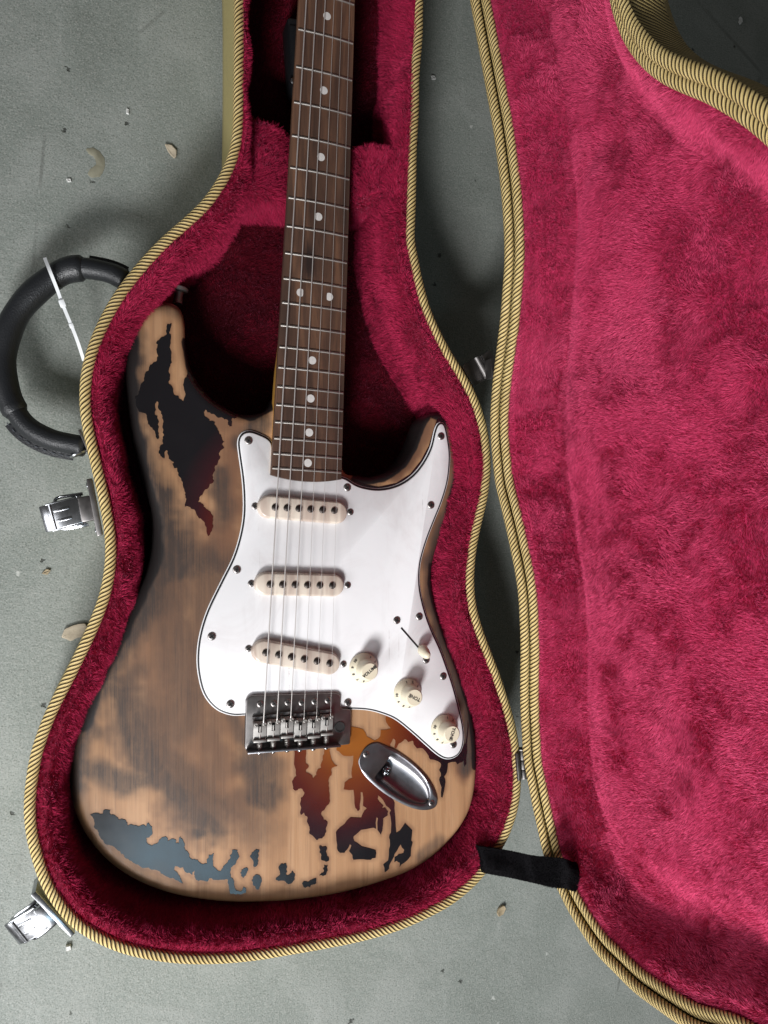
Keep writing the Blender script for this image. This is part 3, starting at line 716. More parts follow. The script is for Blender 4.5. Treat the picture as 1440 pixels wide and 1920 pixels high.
for o, z in ((.010, .0262), (.004, .0275), (.0008, .031), (0, .036), (0, .050)): body_rs.append(np.c_[ob + on * o, np.full(700, z)])
def ring_at(a):
    o = ROUND * (1 - math.cos(a)); P = ob + on * o; return np.c_[P, topz(P) - ROUND * (1 - math.sin(a))]
for a in np.linspace(0, math.pi / 2, 8): body_rs.append(ring_at(a))
v, fc = rings(body_rs, cap0=True, cap1=False)
inner = ob + on * ROUND
JP = [(180, 400), (190, 330), (240, 240), (300, 195), (370, 180), (450, 210), (560, 260), (680, 340), (800, 440), (900, 550), (970, 670), (1000, 770), (985, 840), (930, 872), (840, 880), (740, 860), (620, 810), (480, 730), (350, 630), (240, 520)]
JR = [(545, 292), (600, 322), (680, 378), (770, 455), (850, 545), (905, 645), (918, 735), (895, 795), (845, 822), (770, 815), (690, 790), (600, 745), (500, 680), (400, 610), (348, 565), (352, 530), (400, 465), (470, 375), (505, 315)]
j2w = lambda L, z: ccw(blur(resample(catmull([W(640 + x / 5.54, 1360 + y / 5.54, z)[:2] for x, y in L], True, 8), 120), 2))
jo, ji = j2w(JP, ZB + .001), j2w(JR, ZB + .001); jhole = ji + normals2(ji) * -.0008
st = .0021
g = np.stack(np.meshgrid(np.arange(inner[:, 0].min(), inner[:, 0].max(), st), np.arange(inner[:, 1].min(), inner[:, 1].max(), st)), -1).reshape(-1, 2)
g = g[inside(g, inner)]; g = g[dist_poly(g, inner[::3]) > .0014]
pv, pf = cdt(inner, g)
cen = np.array([pv[x].mean(0) for x in pf]); hole = inside(cen, jhole)
pf = [x for x, h in zip(pf, hole) if not h]
off = len(v); v = np.vstack([v, np.c_[pv, topz(pv)]]); fc = fc + [[i + off for i in x] for x in pf]
guitar = thing('electric_guitar', 'worn sunburst electric guitar with white pickguard lying in the open case', 'guitar', tuple(W(540, 1200, .025)))
body = mk('body', v, fc, WOOD, guitar, sharp=0)
bm = bmesh.new(); bm.from_mesh(body.data); bmesh.ops.remove_doubles(bm, verts=bm.verts, dist=1e-5); bm.to_mesh(body.data); bm.free()
body.data.polygons.foreach_set('use_smooth', np.ones(len(body.data.polygons), bool))
V = np.zeros(len(body.data.vertices) * 3); body.data.vertices.foreach_get('co', V); V = V.reshape(-1, 3); vp = proj(V)
def strokes(L, wa=1.0):
    r = np.zeros(len(vp)); wob = wa * ((vnoise(V, .012) - .5) * 26 + (vnoise(V, .004) - .5) * 10)
    for pts, rad, soft, amt in L:
        d = dist_poly(vp, np.array(pts, float), False) + wob * (rad / 30.0)
        r = np.maximum(r, amt * sstep(rad + soft, rad - soft, d))
    return r
EDGE_L = [(240, 640), (236, 700), (243, 780), (257, 860), (272, 912), (286, 972), (289, 1006), (285, 1041), (257, 1114), (215, 1208), (174, 1288), (150, 1340), (134, 1410), (133, 1470)]
smoke = strokes([
    (EDGE_L, 32, 18, .95),
    ([(262, 870), (290, 950), (312, 1010), (328, 1050)], 42, 24, .92), ([(318, 1040), (355, 1062), (400, 1055)], 30, 24, .72),
    ([(420, 1050), (395, 1100)], 22, 20, .55),
    ([(305, 1070), (275, 1135), (232, 1205), (200, 1270)], 27, 17, .90),
    ([(190, 1262), (224, 1300), (243, 1350), (264, 1404), (288, 1450), (325, 1486), (358, 1516), (400, 1558)], 28, 20, .78),
    ([(222, 1285), (262, 1360), (300, 1425), (345, 1475), (385, 1525)], 52, 38, .62), ([(165, 1300), (205, 1290)], 30, 22, .75),
    ([(270, 960), (300, 1030), (280, 1110)], 60, 30, .62),
    ([(146, 1436), (195, 1453), (232, 1468), (275, 1462)], 22, 17, .80), ([(150, 1340), (175, 1372)], 16, 12, .7),
    ([(330, 1100), (345, 1200), (350, 1300), (330, 1380)], 46, 36, .52), ([(385, 1080), (368, 1160), (362, 1240)], 24, 20, .50),
    ([(300, 1370), (335, 1450)], 26, 20, .55), ([(438, 1345), (455, 1385)], 14, 12, .6), ([(390, 1350), (400, 1450)], 30, 28, .35),
    ([(478, 1425), (495, 1490)], 34, 24, .78), ([(465, 1500), (480, 1560)], 36, 28, .42), ([(395, 1558), (372, 1562)], 13, 8, .8),
    ([(412, 890), (418, 970)], 20, 15, .80), ([(492, 790), (474, 808), (455, 830)], 18, 12, .85), ([(330, 582), (312, 575)], 14, 12, .5),
    ([(790, 1606), (825, 1578)], 11, 8, .6), ([(875, 1440), (880, 1350), (866, 1290), (835, 1205), (812, 1130), (812, 1050), (850, 950), (862, 860)], 14, 9, .85),
    ([(640, 905), (709, 915)], 10, 8, .6)])
brown = strokes([
    ([(440, 840), (432, 960), (415, 1040)], 42, 30, .95), ([(400, 1030), (380, 1120), (365, 1200), (385, 1290), (430, 1350)], 50, 40, .70),
    ([(300, 1060), (300, 1250), (335, 1380), (390, 1480)], 90, 55, .78), ([(400, 780), (440, 800)], 30, 20, .85), ([(500, 1440), (480, 1560)], 50, 40, .35),
    ([(870, 1440), (875, 1350), (850, 1250), (812, 1130), (812, 1040), (850, 940), (856, 840), (835, 790)], 22, 12, 1.0), ([(795, 800), (775, 850), (740, 885)], 18, 10, 1.0)])
black = strokes([
    ([(236, 640), (231, 700), (238, 790), (254, 875), (268, 930), (282, 985), (283, 1020), (276, 1060), (250, 1115), (208, 1208), (168, 1290), (148, 1350)], 25, 12, 1.0),
    ([(808, 1060), (806, 1095), (814, 1132), (833, 1190), (860, 1260), (882, 1335), (889, 1400), (889, 1440)], 5, 4, 1.0), ([(845, 955), (860, 900), (864, 850), (856, 806), (838, 783), (815, 775)], 11, 6, 1.0),
    ([(347, 640), (356, 690), (380, 738), (420, 768), (470, 783), (508, 765), (514, 738)], 7, 5, 1.0),
    ([(800, 772), (784, 800), (770, 836), (752, 866), (715, 893), (670, 898)], 13, 5, 1.0), ([(172, 1338), (166, 1352)], 2.6, 1.5, .9)], .35)
low = V[:, 2] < .056
black[low & (vp[:, 0] < 560) & (vp[:, 1] < 1350)] = 1; black[low & (vp[:, 1] < 960)] = 1

# lacquer flakes that survive on the bare wood
BURST = m_burst(W(660, 1360, ZB)); BURST2 = m_burst(W(540, 1000, ZB))
za = lambda L: [(230 + x / 4.8, 560 + y / 4.8) for x, y in L]
zb = lambda L: [(270 + x / 7.2, 780 + y / 7.2) for x, y in L]
zc = lambda L: [(160 + x / 4.8, 1500 + y / 4.8) for x, y in L]
z8 = lambda L: [(400 + x / 5.143, 1400 + y / 5.143) for x, y in L]
ze = lambda L: [(640 + x / 5.54, 1360 + y / 5.54) for x, y in L]
HORN = za([(400, 232), (435, 225), (430, 270), (418, 318), (432, 325), (430, 400), (425, 430), (437, 500), (440, 580), (415, 640), (425, 700), (410, 750), (440, 790), (455, 850), (500, 880), (525, 910), (548, 930), (560, 880), (550, 810), (552, 730), (575, 710), (590, 650), (640, 715), (690, 790), (763, 874), (898, 965), (1061, 1040), (1020, 1075), (985, 1075), (975, 1100), (980, 1150), (960, 1155), (945, 1125), (940, 1090), (900, 1075), (840, 1060), (780, 1025), (745, 1000), (730, 1020), (735, 1060), (780, 1105), (830, 1115)]) + \
    zb([(950, 90), (985, 170), (1010, 230), (1050, 300), (1080, 350), (1055, 400), (1080, 435), (1020, 490), (1025, 570), (985, 660), (960, 670), (955, 730), (920, 810), (940, 880), (880, 930), (800, 1030), (740, 1110), (720, 1160), (790, 1190), (830, 1250), (890, 1290), (925, 1390), (930, 1480), (890, 1580), (860, 1620), (840, 1500), (800, 1420), (720, 1350), (690, 1280), (620, 1230), (550, 1225), (555, 1100), (560, 1040), (530, 970), (500, 870), (460, 790), (440, 700), (400, 695), (380, 650), (400, 630), (360, 600), (330, 540), (320, 480), (300, 465), (275, 520), (270, 580), (220, 540), (200, 470), (220, 400), (260, 370), (255, 310), (270, 260), (250, 130), (243, 30)]) + \
    za([(360, 1060), (345, 1040), (325, 1000), (320, 940), (305, 925), (290, 950), (288, 1040), (315, 1060), (325, 1110), (318, 1180), (325, 1240), (318, 1268), (295, 1240), (285, 1190), (240, 1140), (215, 1060), (190, 1030), (140, 1005), (118, 950), (112, 880), (150, 830), (165, 770), (190, 720), (210, 660), (240, 610), (300, 570), (320, 520), (310, 440), (300, 400), (330, 370), (370, 345), (395, 320)])
LOWER = zc([(45, 140), (110, 125), (160, 130), (170, 95), (225, 95), (230, 140), (275, 155), (300, 180), (350, 180), (380, 210), (380, 235), (420, 225), (480, 240), (535, 230), (550, 260), (565, 205), (600, 240), (595, 320), (550, 345), (555, 390), (595, 415), (640, 395), (680, 350), (720, 330), (740, 345), (740, 370), (790, 350), (815, 360), (815, 390), (845, 390), (855, 330), (885, 380), (895, 440), (935, 490), (950, 530), (1010, 540), (1060, 580), (1095, 575), (1110, 495), (1155, 480), (1145, 540), (1150, 580), (1195, 640), (1215, 645), (1240, 600), (1280, 560), (1300, 500), (1320, 450), (1370, 450), (1385, 510), (1350, 580), (1310, 630), (1310, 700), (1340, 740), (1360, 820), (1410, 820), (1420, 785), (1450, 795), (1445, 840), (1390, 852), (1305, 850), (1285, 720), (1200, 725), (1115, 710), (1100, 740), (1020, 735), (985, 700), (985, 640), (960, 680), (910, 660), (880, 610), (850, 615), (810, 600), (800, 640), (850, 690), (880, 760), (820, 730), (790, 710), (740, 700), (680, 670), (620, 635), (540, 620), (460, 590), (400, 555), (350, 510), (320, 490), (240, 420), (190, 410), (160, 370), (125, 330), (110, 280), (75, 245), (85, 215), (75, 180)])
COLUMN = z8([(775, 20), (890, 20), (890, 160), (915, 190), (890, 240), (930, 260), (960, 300), (990, 270), (1000, 220), (1035, 200), (1050, 100), (1070, 20), (1120, 20), (1140, 130), (1190, 180), (1140, 200), (1135, 270), (1105, 330), (1110, 420), (1120, 520), (1080, 580), (1035, 635), (1060, 700), (1095, 720), (1085, 770), (1070, 850), (1040, 880), (995, 895), (970, 870), (920, 830), (925, 770), (905, 730), (905, 680), (880, 660), (870, 630), (840, 655), (835, 560), (840, 490), (875, 440), (850, 400), (820, 400), (790, 420), (765, 400), (755, 330), (795, 280), (785, 200)])
TREBLE = [(640, 1362), (660, 1362), (680, 1367), (687, 1380), (693, 1383), (702, 1388), (712, 1380), (713, 1368), (732, 1365), (723, 1353), (723, 1342), (716, 1335), (722, 1328), (744, 1340), (780, 1368), (820, 1406), (850, 1420), (872, 1392), (876, 1350)] + \
    ze([(1312, 60), (1300, 280), (1290, 350), (1292, 400), (1275, 430), (1265, 395), (1265, 360), (1220, 385), (1195, 400), (1180, 375), (1100, 390), (1090, 480), (1060, 530), (1075, 590), (1045, 745), (1030, 740), (1035, 640), (1010, 560), (1030, 520), (1010, 460), (1030, 400), (1000, 370), (920, 350), (900, 310), (840, 235), (780, 235), (745, 190), (735, 155), (690, 170), (650, 140), (620, 170), (590, 185), (565, 235), (545, 225), (555, 150), (530, 135), (500, 195), (520, 300), (540, 600), (520, 760), (548, 800), (555, 960), (565, 1110), (600, 1090), (655, 1010), (730, 1085), (720, 1190), (735, 1210), (715, 1350), (650, 1420), (600, 1465), (600, 1420), (570, 1400), (545, 1415), (548, 1362), (590, 1332), (640, 1320), (650, 1290), (610, 1230), (570, 1300), (540, 1360), (500, 1430), (490, 1480), (445, 1520), (430, 1440), (480, 1400), (490, 1280), (500, 1220), (490, 1160), (510, 1110), (505, 940), (495, 910), (510, 880), (460, 830), (400, 740), (375, 720), (370, 760), (430, 830), (415, 860), (450, 850), (480, 890), (475, 930), (430, 960), (420, 1090), (405, 1130), (370, 1080), (375, 960), (360, 950), (355, 1070), (310, 1060), (200, 1080), (120, 1150), (130, 1200), (190, 1240), (240, 1260), (350, 1290), (350, 1370), (300, 1390), (230, 1385), (120, 1390), (110, 1340), (75, 1300), (100, 1240), (85, 1230), (50, 1290)]) + \
    [(645, 1598), (637, 1598), (631, 1590), (630, 1575), (629, 1559), (637, 1550), (645, 1544)] + \
    ze([(90, 950), (200, 955), (235, 880), (260, 855), (220, 830), (215, 690), (195, 690), (195, 770), (185, 870), (165, 885), (140, 850), (130, 740), (120, 665), (20, 660), (30, 590), (110, 540), (100, 500), (115, 400), (120, 310), (60, 315)]) + [(649, 1417), (639, 1413), (630, 1406), (630, 1380)]
EDGEB = [(650, 897), (680, 908), (709, 913), (742, 906), (768, 889), (788, 864), (803, 836), (811, 808), (818, 788), (826, 779), (834, 786), (843, 806), (838, 796), (829, 790), (822, 798), (821, 815), (814, 845), (798, 873), (776, 898), (747, 917), (709, 924), (673, 919), (652, 906)]
SMALL = [z8(L) for L in ([(370, 1020), (410, 985), (440, 990), (435, 1060), (430, 1130), (390, 1160), (385, 1110), (365, 1075), (355, 1050)], [(270, 1190), (320, 1165), (335, 1195), (315, 1230), (290, 1270), (268, 1250)],
    [(380, 1260), (430, 1235), (460, 1260), (455, 1320), (435, 1380), (420, 1380), (380, 1330)], [(635, 1145), (690, 1120), (705, 1170), (700, 1230), (730, 1230), (760, 1195), (785, 1230), (770, 1290), (730, 1320), (705, 1315), (690, 1295), (640, 1290), (600, 1280), (630, 1245), (640, 1200)],
    [(865, 1295), (910, 1300), (940, 1280), (990, 1265), (990, 1310), (930, 1350), (870, 1350)], [(1020, 950), (1080, 955), (1090, 1030), (1110, 1070), (1100, 1100), (1045, 1090), (1040, 1040), (1020, 1010)],
    [(1065, 1135), (1095, 1135), (1100, 1190), (1085, 1225), (1050, 1240), (1020, 1240), (1035, 1215), (1065, 1190)])]
# grime caught along the broken lacquer edges, then the wear masks go onto the body
for L_ in [HORN, LOWER, COLUMN, TREBLE] + SMALL:
    d = dist_poly(vp, np.array(L_, float)) + (vnoise(V, .006) - .5) * 6
    brown = np.maximum(brown, .55 * sstep(8, 1, d) * (V[:, 2] > .06))
for nme, a in (('smoke', smoke), ('brown', brown), ('black', black)):
    body.data.attributes.new(nme, 'FLOAT', 'POINT').data.foreach_set('value', a.astype(np.float32))
def flake(poly, j=2, amp=.28, mat=None):
    P = jag(poly, j, amp) if j else np.array(poly, float)
    P = ccw(np.array([W(x, y, ZB - .001)[:2] for x, y in P]))
    st = .0026; g = np.stack(np.meshgrid(np.arange(P[:, 0].min(), P[:, 0].max(), st), np.arange(P[:, 1].min(), P[:, 1].max(), st)), -1).reshape(-1, 2)
    if len(g): g = g[inside(g, P)]
    if len(g): g = g[dist_poly(g, P) > .0007]
    pv, pf = cdt(P, g)
    cn = np.array([pv[x].mean(0) for x in pf]); k = ~inside(cn, jhole); pf = [x for x, q in zip(pf, k) if q]
    d = dist_poly(pv, ob)
    rd = np.where(d < ROUND, ROUND - np.sqrt(np.maximum(0, ROUND ** 2 - (ROUND - d) ** 2)), 0)
    zt = topz(pv) - rd + .00032
    ed = {}
    for x in pf:
        for i in range(len(x)):
            e = (x[i], x[(i + 1) % len(x)]); ed[e] = 1
    n = len(pv); vs = np.vstack([np.c_[pv, zt], np.c_[pv, zt - .0006]])
    sk = [(b, a, a + n, b + n) for (a, b) in ed if (b, a) not in ed]
    return mk('paint_flake', vs, list(pf) + sk, mat or BURST, body, sharp=50)
flake(HORN, 2, .24, BURST2); flake(LOWER, 2, .22); flake(COLUMN, 2, .18); flake(TREBLE, 1, .16); flake(EDGEB, 0)
for s_ in SMALL: flake(s_, 2, .25)

# pickguard: white / black / white plies
PG = [(451, 850), (449, 828), (454, 815), (466, 810), (480, 813), (508, 829), (509, 862), (514, 886), (540, 890), (600, 894), (640, 896), (652, 901), (673, 913), (709, 919), (745, 912), (774, 894), (795, 869), (810, 840), (817, 811), (822, 797), (828, 793), (834, 801), (841, 838), (842, 866), (838, 902), (828, 937), (815, 970), (803, 1000), (793, 1030), (786, 1060), (785, 1095), (790, 1126), (800, 1161), (811, 1189), (825, 1220), (838, 1256), (849, 1289), (860, 1331), (867, 1364), (868, 1389), (863, 1408), (853, 1418), (838, 1421), (822, 1413), (800, 1394), (772, 1369), (744, 1347), (719, 1336), (692, 1329), (661, 1327), (639, 1328), (560, 1332), (462, 1338), (434, 1338), (407, 1327), (386, 1302), (376, 1268), (373, 1232), (378, 1190), (392, 1145), (417, 1093), (441, 1044), (455, 996), (460, 954), (458, 902)]
pg = blur(resample(catmull(WP(PG, ZB + .002)[:, :2], True, 6), 420), 1); pg = ccw(pg); pn = normals2(pg)
ZG = ZB + .0024
v, fc = slab(pg + pn * .0003, ZB + .0010, ZG, .0006); guard = mk('pickguard', v, fc, GUARD, guitar, sharp=50); guard['label'] = 'white scuffed pickguard'
v, fc = slab(pg - pn * .0010, ZB + .0008, ZB + .0015, .0003); mk('black_ply', v, fc, BLACKP, guard, sharp=50)
v, fc = slab(pg - pn * .0017, ZB + .0002, ZB + .0008, .0003); mk('white_ply', v, fc, GUARD, guard, sharp=50)

# one shared cross-head screw
def screw_mesh(r, name='screw'):
    mb = MB().lathe((0, 0, 0), [(r * .98, -.0004), (r, .0001), (r * .92, r * .16), (r * .70, r * .25), (r * .4, r * .29), (.00001, r * .30)], 20)
    for a in (0, 1): mb.box((0, 0, r * .25), (1, 0, 0) if a else (0, 1, 0), (0, 1, 0) if a else (-1, 0, 0), (0, 0, 1), r * .64, r * .19, r * .08, 1)
    return mb.mesh(name, [SCREWM, SLOT], sharp=45)
SCR, SCRS = screw_mesh(.0033), screw_mesh(.0028)
def screw(px, py, z, parent, me=None):
    p = W(px, py, z); return link('screw', me or SCR, parent, Matrix.Translation(Vector(p)) @ Matrix.Rotation(rng.uniform(0, 3), 4, 'Z'))
for x, y in ((466, 826), (651, 914), (827, 818), (808, 947), (444, 1068), (397, 1193), (432, 1320), (652, 1317), (786, 1156), (831, 1268), (850, 1396)): screw(x, y, ZG, guard)

# pickups
def pickup(cl, cr, s0, s1, p0, p1):
    z0, z1 = ZG - .0002, ZG + .0058; a, b = W(*cl, z1)[:2], W(*cr, z1)[:2]; e = (b - a) / np.linalg.norm(b - a); n = np.array([-e[1], e[0]]); r = .0090
    P = [a + (-n * math.cos(t) - e * math.sin(t)) * r for t in np.linspace(math.pi, 0, 17)] + [b + (n * math.cos(t) * -1 + e * math.sin(t)) * r for t in np.linspace(0, math.pi, 17)]
    P = ccw(np.array(P)); Nn = normals2(P); h = lambda o, z: np.c_[P + Nn * o, np.full(len(P), z)]
    v, fc = rings([h(-.0003, z0), h(0, z1 - .0022), h(.0003, z1 - .0011), h(.0009, z1 - .0004), h(.0018, z1)])
    o = mk('pickup', v, fc, PICK, guitar, sharp=50)
    me = MB().lathe((0, 0, 0), [(.0027, -.001), (.0027, .0005), (.0024, .0008), (.00001, .00085)], 18).mesh('pole_piece', [POLE], sharp=45)
    for k in range(6):
        t = k / 5; link('pole_piece', me, o, Matrix.Translation(Vector(W(p0[0] * (1 - t) + p1[0] * t, p0[1] * (1 - t) + p1[1] * t, z1 + .0002))))
    screw(*s0, ZG, o, SCRS); screw(*s1, ZG, o, SCRS); return o
pickup((506, 950), (632, 961), (478, 949), (657, 960), (515.6, 951.4), (626.7, 957.5))
pickup((500, 1095), (626, 1098), (471, 1094), (652, 1097), (506, 1096), (623, 1098))
pickup((495, 1222), (618, 1245), (466, 1216), (644, 1245), (498, 1224), (618, 1244))

# knobs with printed caps
def text_mesh(body, size):
    c = bpy.data.curves.new('text', 'FONT'); c.body = body; c.size = size; c.align_x = 'CENTER'; c.align_y = 'CENTER'; c.extrude = .00004; c.offset = size * .03
    c.resolution_u = 3
    o = bpy.data.objects.new('text', c); col.objects.link(o); dg = bpy.context.evaluated_depsgraph_get(); dg.update()
    me = bpy.data.meshes.new_from_object(o.evaluated_get(dg)); bpy.data.objects.remove(o); me.materials.clear(); me.materials.append(INK); return me
def knob(px, py, word, ang, start):
    c = W(px, py, ZG)
    pr = [(.0122, 0), (.0124, .0008), (.0120, .0022), (.0088, .0052), (.0081, .0060), (.0079, .0068), (.0075, .0150), (.0071, .0163), (.0064, .0169), (.00001, .0171)]
    mb = MB().lathe(c, pr, 72, rib=((5, 6), .035)); k = mb.build('knob', [CREAM], guitar, sharp=35)
    k['label'] = 'cream control knob printed ' + word
    link('lettering', text_mesh(word, .0036 if len(word) > 4 else .0040), k, Matrix.Translation(Vector(c + [0, 0, .01716])) @ Matrix.Rotation(math.radians(ang), 4, 'Z'))
    mbn = MB()
    for i in range(10):
        me = text_mesh(str(i + 1), .0031); t = math.radians(start - 31 * i); rr = .0104
        M = Matrix.Translation(Vector(c + [rr * math.cos(t), rr * math.sin(t), .0041])) @ Matrix.Rotation(t - math.pi / 2, 4, 'Z') @ Matrix.Rotation(math.radians(-42), 4, 'X')
        mbn.add([M @ q.co for q in me.vertices], [list(p.vertices) for p in me.polygons]); bpy.data.meshes.remove(me)
    mbn.build('numerals', [INK], k, smooth=False)
knob(681, 1252, 'VOLUME', 36, 60); knob(763, 1300, 'TONE', 153, 100); knob(832, 1367, 'TONE', 252, 80)

# five-way switch: slot, bat-shaped tip and two screws
a, b = W(752, 1177, ZG), W(786, 1216, ZG); e = (b - a) / np.linalg.norm(b - a)
sw = MB().box((a + b) / 2 + [0, 0, .0001], e, np.cross([0, 0, 1.0], e), (0, 0, 1), np.linalg.norm(b - a) / 2, .0007, .0001).build('switch', [BLACKP], guitar)
tb = W(787, 1211, ZG); tp = W(803, 1232, ZG + .0145); axd = (tp - tb) / np.linalg.norm(tp - tb); Lx = np.linalg.norm(tp - tb)
MB().lathe(tb, [(.0012, 0), (.0012, Lx * .12), (.0032, Lx * .18), (.0046, Lx * .34), (.0044, Lx * .60), (.0034, Lx * .85), (.0022, Lx * .97), (.00001, Lx)], 20, axd).build('switch_tip', [CREAM], sw, sharp=0)
screw(744, 1163, ZG, sw, SCR); screw(799, 1237, ZG, sw, SCR)

# jack plate with its scooped socket
zj = ZB + .0016; n1 = normals2(jo); n2 = normals2(ji); cj = ji.mean(0)
jh = lambda P, z: np.c_[P, np.full(len(P), z)]
sh = int(np.argmin([np.linalg.norm(np.roll(ji, k, 0) - jo, axis=1).sum() for k in range(120)])); ji = np.roll(ji, sh, 0); n2 = normals2(ji)
deep = W(640 + 470 / 5.54, 1360 + 480 / 5.54, ZB)[:2]; endp = W(640 + 850 / 5.54, 1360 + 760 / 5.54, ZB)[:2]; ad = (endp - deep); AL = np.linalg.norm(ad); ad /= AL
rs = [jh(jo, ZB + .0002), jh(jo, zj - .0004), jh(jo + n1 * .0005, zj), jh(ji - n2 * .0010, zj + .0003), jh(ji, zj - .0002)]
axis = cj + np.outer((ji - cj) @ ad, ad)
for t, dz in ((.04, .0020), (.10, .0044), (.22, .0070), (.42, .0088), (.70, .0096), (.97, .0098)):
    P = ji * (1 - t) + axis * t; s_ = ((P - deep) @ ad) / AL; P = P + np.outer(.0 * s_, ad)
    rs.append(np.c_[P, zj - dz * np.clip(1.10 - .75 * s_, .25, 1.15)])
v, fc = rings(rs); jack = mk('jack_plate', v, fc, SATIN, guitar, sharp=35); jack['label'] = 'boat-shaped steel jack plate'
jp = np.r_[deep + ad * .003, zj - .0062]
MB().lathe(jp, [(.0046, -.002), (.0046, .0006), (.0040, .0012), (.0026, .0012), (.0024, -.001), (.00001, -.001)], 22, np.r_[ad * .55, .83]).build('jack_socket', [CHROME], jack, sharp=40)
screw(640 + 258 / 5.54, 1360 + 300 / 5.54, zj, jack, SCRS); screw(640 + 938 / 5.54, 1360 + 806 / 5.54, zj, jack, SCRS)

# bridge
ex = W(633, 1299, .074) - W(461, 1308, .074); ex /= np.linalg.norm(ex); ey = np.cross([0, 0, 1.0], ex)
BP = [(466, 1307), (471, 1304), (628, 1300), (634, 1301), (639, 1307), (638.5, 1329), (657, 1330), (658.5, 1333), (656.5, 1394), (654, 1396), (638, 1397.5), (637, 1401), (463, 1409), (459.5, 1404), (461.5, 1312)]
bp = ccw(np.array([W(x, y, .0745)[:2] for x, y in BP])); bp = resample(catmull(resample(bp, 60), True, 3), 160)
v, fc = slab(bp, ZB + .0006, .0746, .0006); bridge = mk('bridge', v, fc, DARKM, guitar, sharp=40); bridge['label'] = 'tarnished tremolo bridge'
a, b = W(463, 1405, .0785), W(636.5, 1398.5, .0785); cb = (a + b) / 2
MB().box(cb - ey * .0004, ex, ey, (0, 0, 1), np.linalg.norm(b - a) / 2, .0009, .0042, 0, .0004).build('back_wall', [SATIN], bridge)
for x, y in ((488, 1320), (514, 1319), (540, 1317), (566, 1317), (590, 1315), (615, 1313)): screw(x, y, .0746, bridge, SCRS)
hp_ = W(637, 1363, .0747)
MB().lathe(hp_, [(.0042, 0), (.0044, .0005), (.0036, .0006), (.0034, .0001), (.00001, .0001)], 24).build('arm_hole', [SLOT], bridge, sharp=30)
SX = [488, 513.5, 539, 564, 589, 613.5]; SF = [1354, 1350, 1345, 1348, 1345, 1341]; SBK = [1389, 1386, 1381, 1386, 1381, 1376]
BX = [486, 512, 538, 562, 587, 611]; BY = [1416, 1414, 1412, 1411, 1409, 1407]
for k in range(6):
    zt = .0812; F = W(SX[k], SF[k], zt); Bk = W(SX[k] - .8, SBK[k], .0795); el = Bk - F; el[2] = 0; Ls = np.linalg.norm(el); el /= Ls; hw = .00505
    mb = MB(); nS = 8; vs = []
    for i in range(nS):
        s_ = i / (nS - 1); zz = zt - .0028 * s_ - .0028 * max(0, .25 - s_) ** 2 * 16
        for xx in (-hw, -.0014, .0014, hw): vs.append(np.r_[(F + el * Ls * s_)[:2], zz - (.0003 if abs(xx) > .004 else 0)] + ex * xx)
    n_ = len(vs); vs += [np.array(p) - [0, 0, .0011] for p in vs]
    fs = []
    for i in range(nS - 1):
        for j in range(3):
            if j == 1 and 1 <= i <= 3: continue
            q = i * 4 + j; fs += [(q, q + 4, q + 5, q + 1), (q + n_, q + 1 + n_, q + 5 + n_, q + 4 + n_)]
        for j in (0, 3):
            q = i * 4 + j; fs.append((q, q + n_, q + 4 + n_, q + 4) if j == 3 else (q, q + 4, q + 4 + n_, q + n_))
    fs += [(0, 1, 1 + n_, n_), (1, 2, 2 + n_, 1 + n_), (2, 3, 3 + n_, 2 + n_)]
    for j in range(3): q = (nS - 1) * 4 + j; fs.append((q, q + n_, q + 1 + n_, q + 1))
    mb.add(vs, fs, 0)
    mb.box(np.r_[(F + el * Ls)[:2], .0787] + [0, 0, -.0012], ex, el, (0, 0, 1), hw, .0011, .0034, 0, .0004)            # upturned back tab
    mb.box(np.r_[(F + el * .0045)[:2], zt - .004], ex, el, (0, 0, 1), .0013, .0040, .0006, 1)                          # dark string slot
    for s_ in (-1, 1):
        mb.lathe(np.r_[(F + el * .0016)[:2], .0748] + ex * s_ * .0034, [(.0015, 0), (.0015, .0076), (.0011, .0079), (.0009, .0074), (.00001, .0074)], 12, mi=0)
    mb.box(np.r_[(F - el * .002)[:2], .0758], ex, el, (0, 0, 1), hw, .0012, .0010, 2)
    p0 = np.r_[(F + el * (Ls + .0012))[:2], .0786]; p1 = W(BX[k], BY[k] - 8, .0786); dv = p1 - p0; Lq = np.linalg.norm(dv); dv /= Lq
    mb.tube([p0 - dv * .012, p0, p1], .0009, 8, 0)
    hx = np.linspace(0, 1, 70); e1 = ex; e2 = np.array([0, 0, 1.0]); turns = 5 + (k % 2)
    mb.tube([p0 + dv * Lq * .75 * t + (e1 * math.cos(t * turns * 6.283) + e2 * math.sin(t * turns * 6.283)) * .0018 for t in hx], .00042, 6, 0)
    mb.lathe(p1 + dv * .001, [(.0021, 0), (.0021, .0007), (.0015, .0014), (.00001, .0017)], 14, dv, mi=3)
    mb.build('saddle', [NICKEL, SLOT, DARKM, CHROME], bridge, sharp=40)

# neck, fretboard, frets, dots
ZF = .0790
def nl(py): t = py / 880.0; return 562.5 + (510 - 562.5) * t
def nrx(py): t = py / 893.0; return 667.5 + (642 - 667.5) * t
cA, cB = W(614.5, 0, ZF), W(576.5, 885, ZF); nax = (cB - cA); nax /= np.linalg.norm(nax); nx_ = np.cross(nax, [0, 0, 1.0]); nx_ *= np.sign(nx_[0])
def halfw(p_along):                                 # board half width at a distance along the axis from cA
    return wA + (wB - wA) * p_along / LAB
LAB = (cB - cA) @ nax; wA = np.linalg.norm(W(667.5, 9, ZF) - W(562.5, -9, ZF)) / 2 * .985; wB = np.linalg.norm(W(642, 889, ZF) - W(510, 881, ZF)) / 2
f21 = (W(576.5, 881.5, ZF) - cA) @ nax
f12 = (W(592, 575, ZF) - cA) @ nax
scale = (f21 - f12) / (2 ** -1 - 2 ** (-21 / 12)); nut = f12 - scale * .5
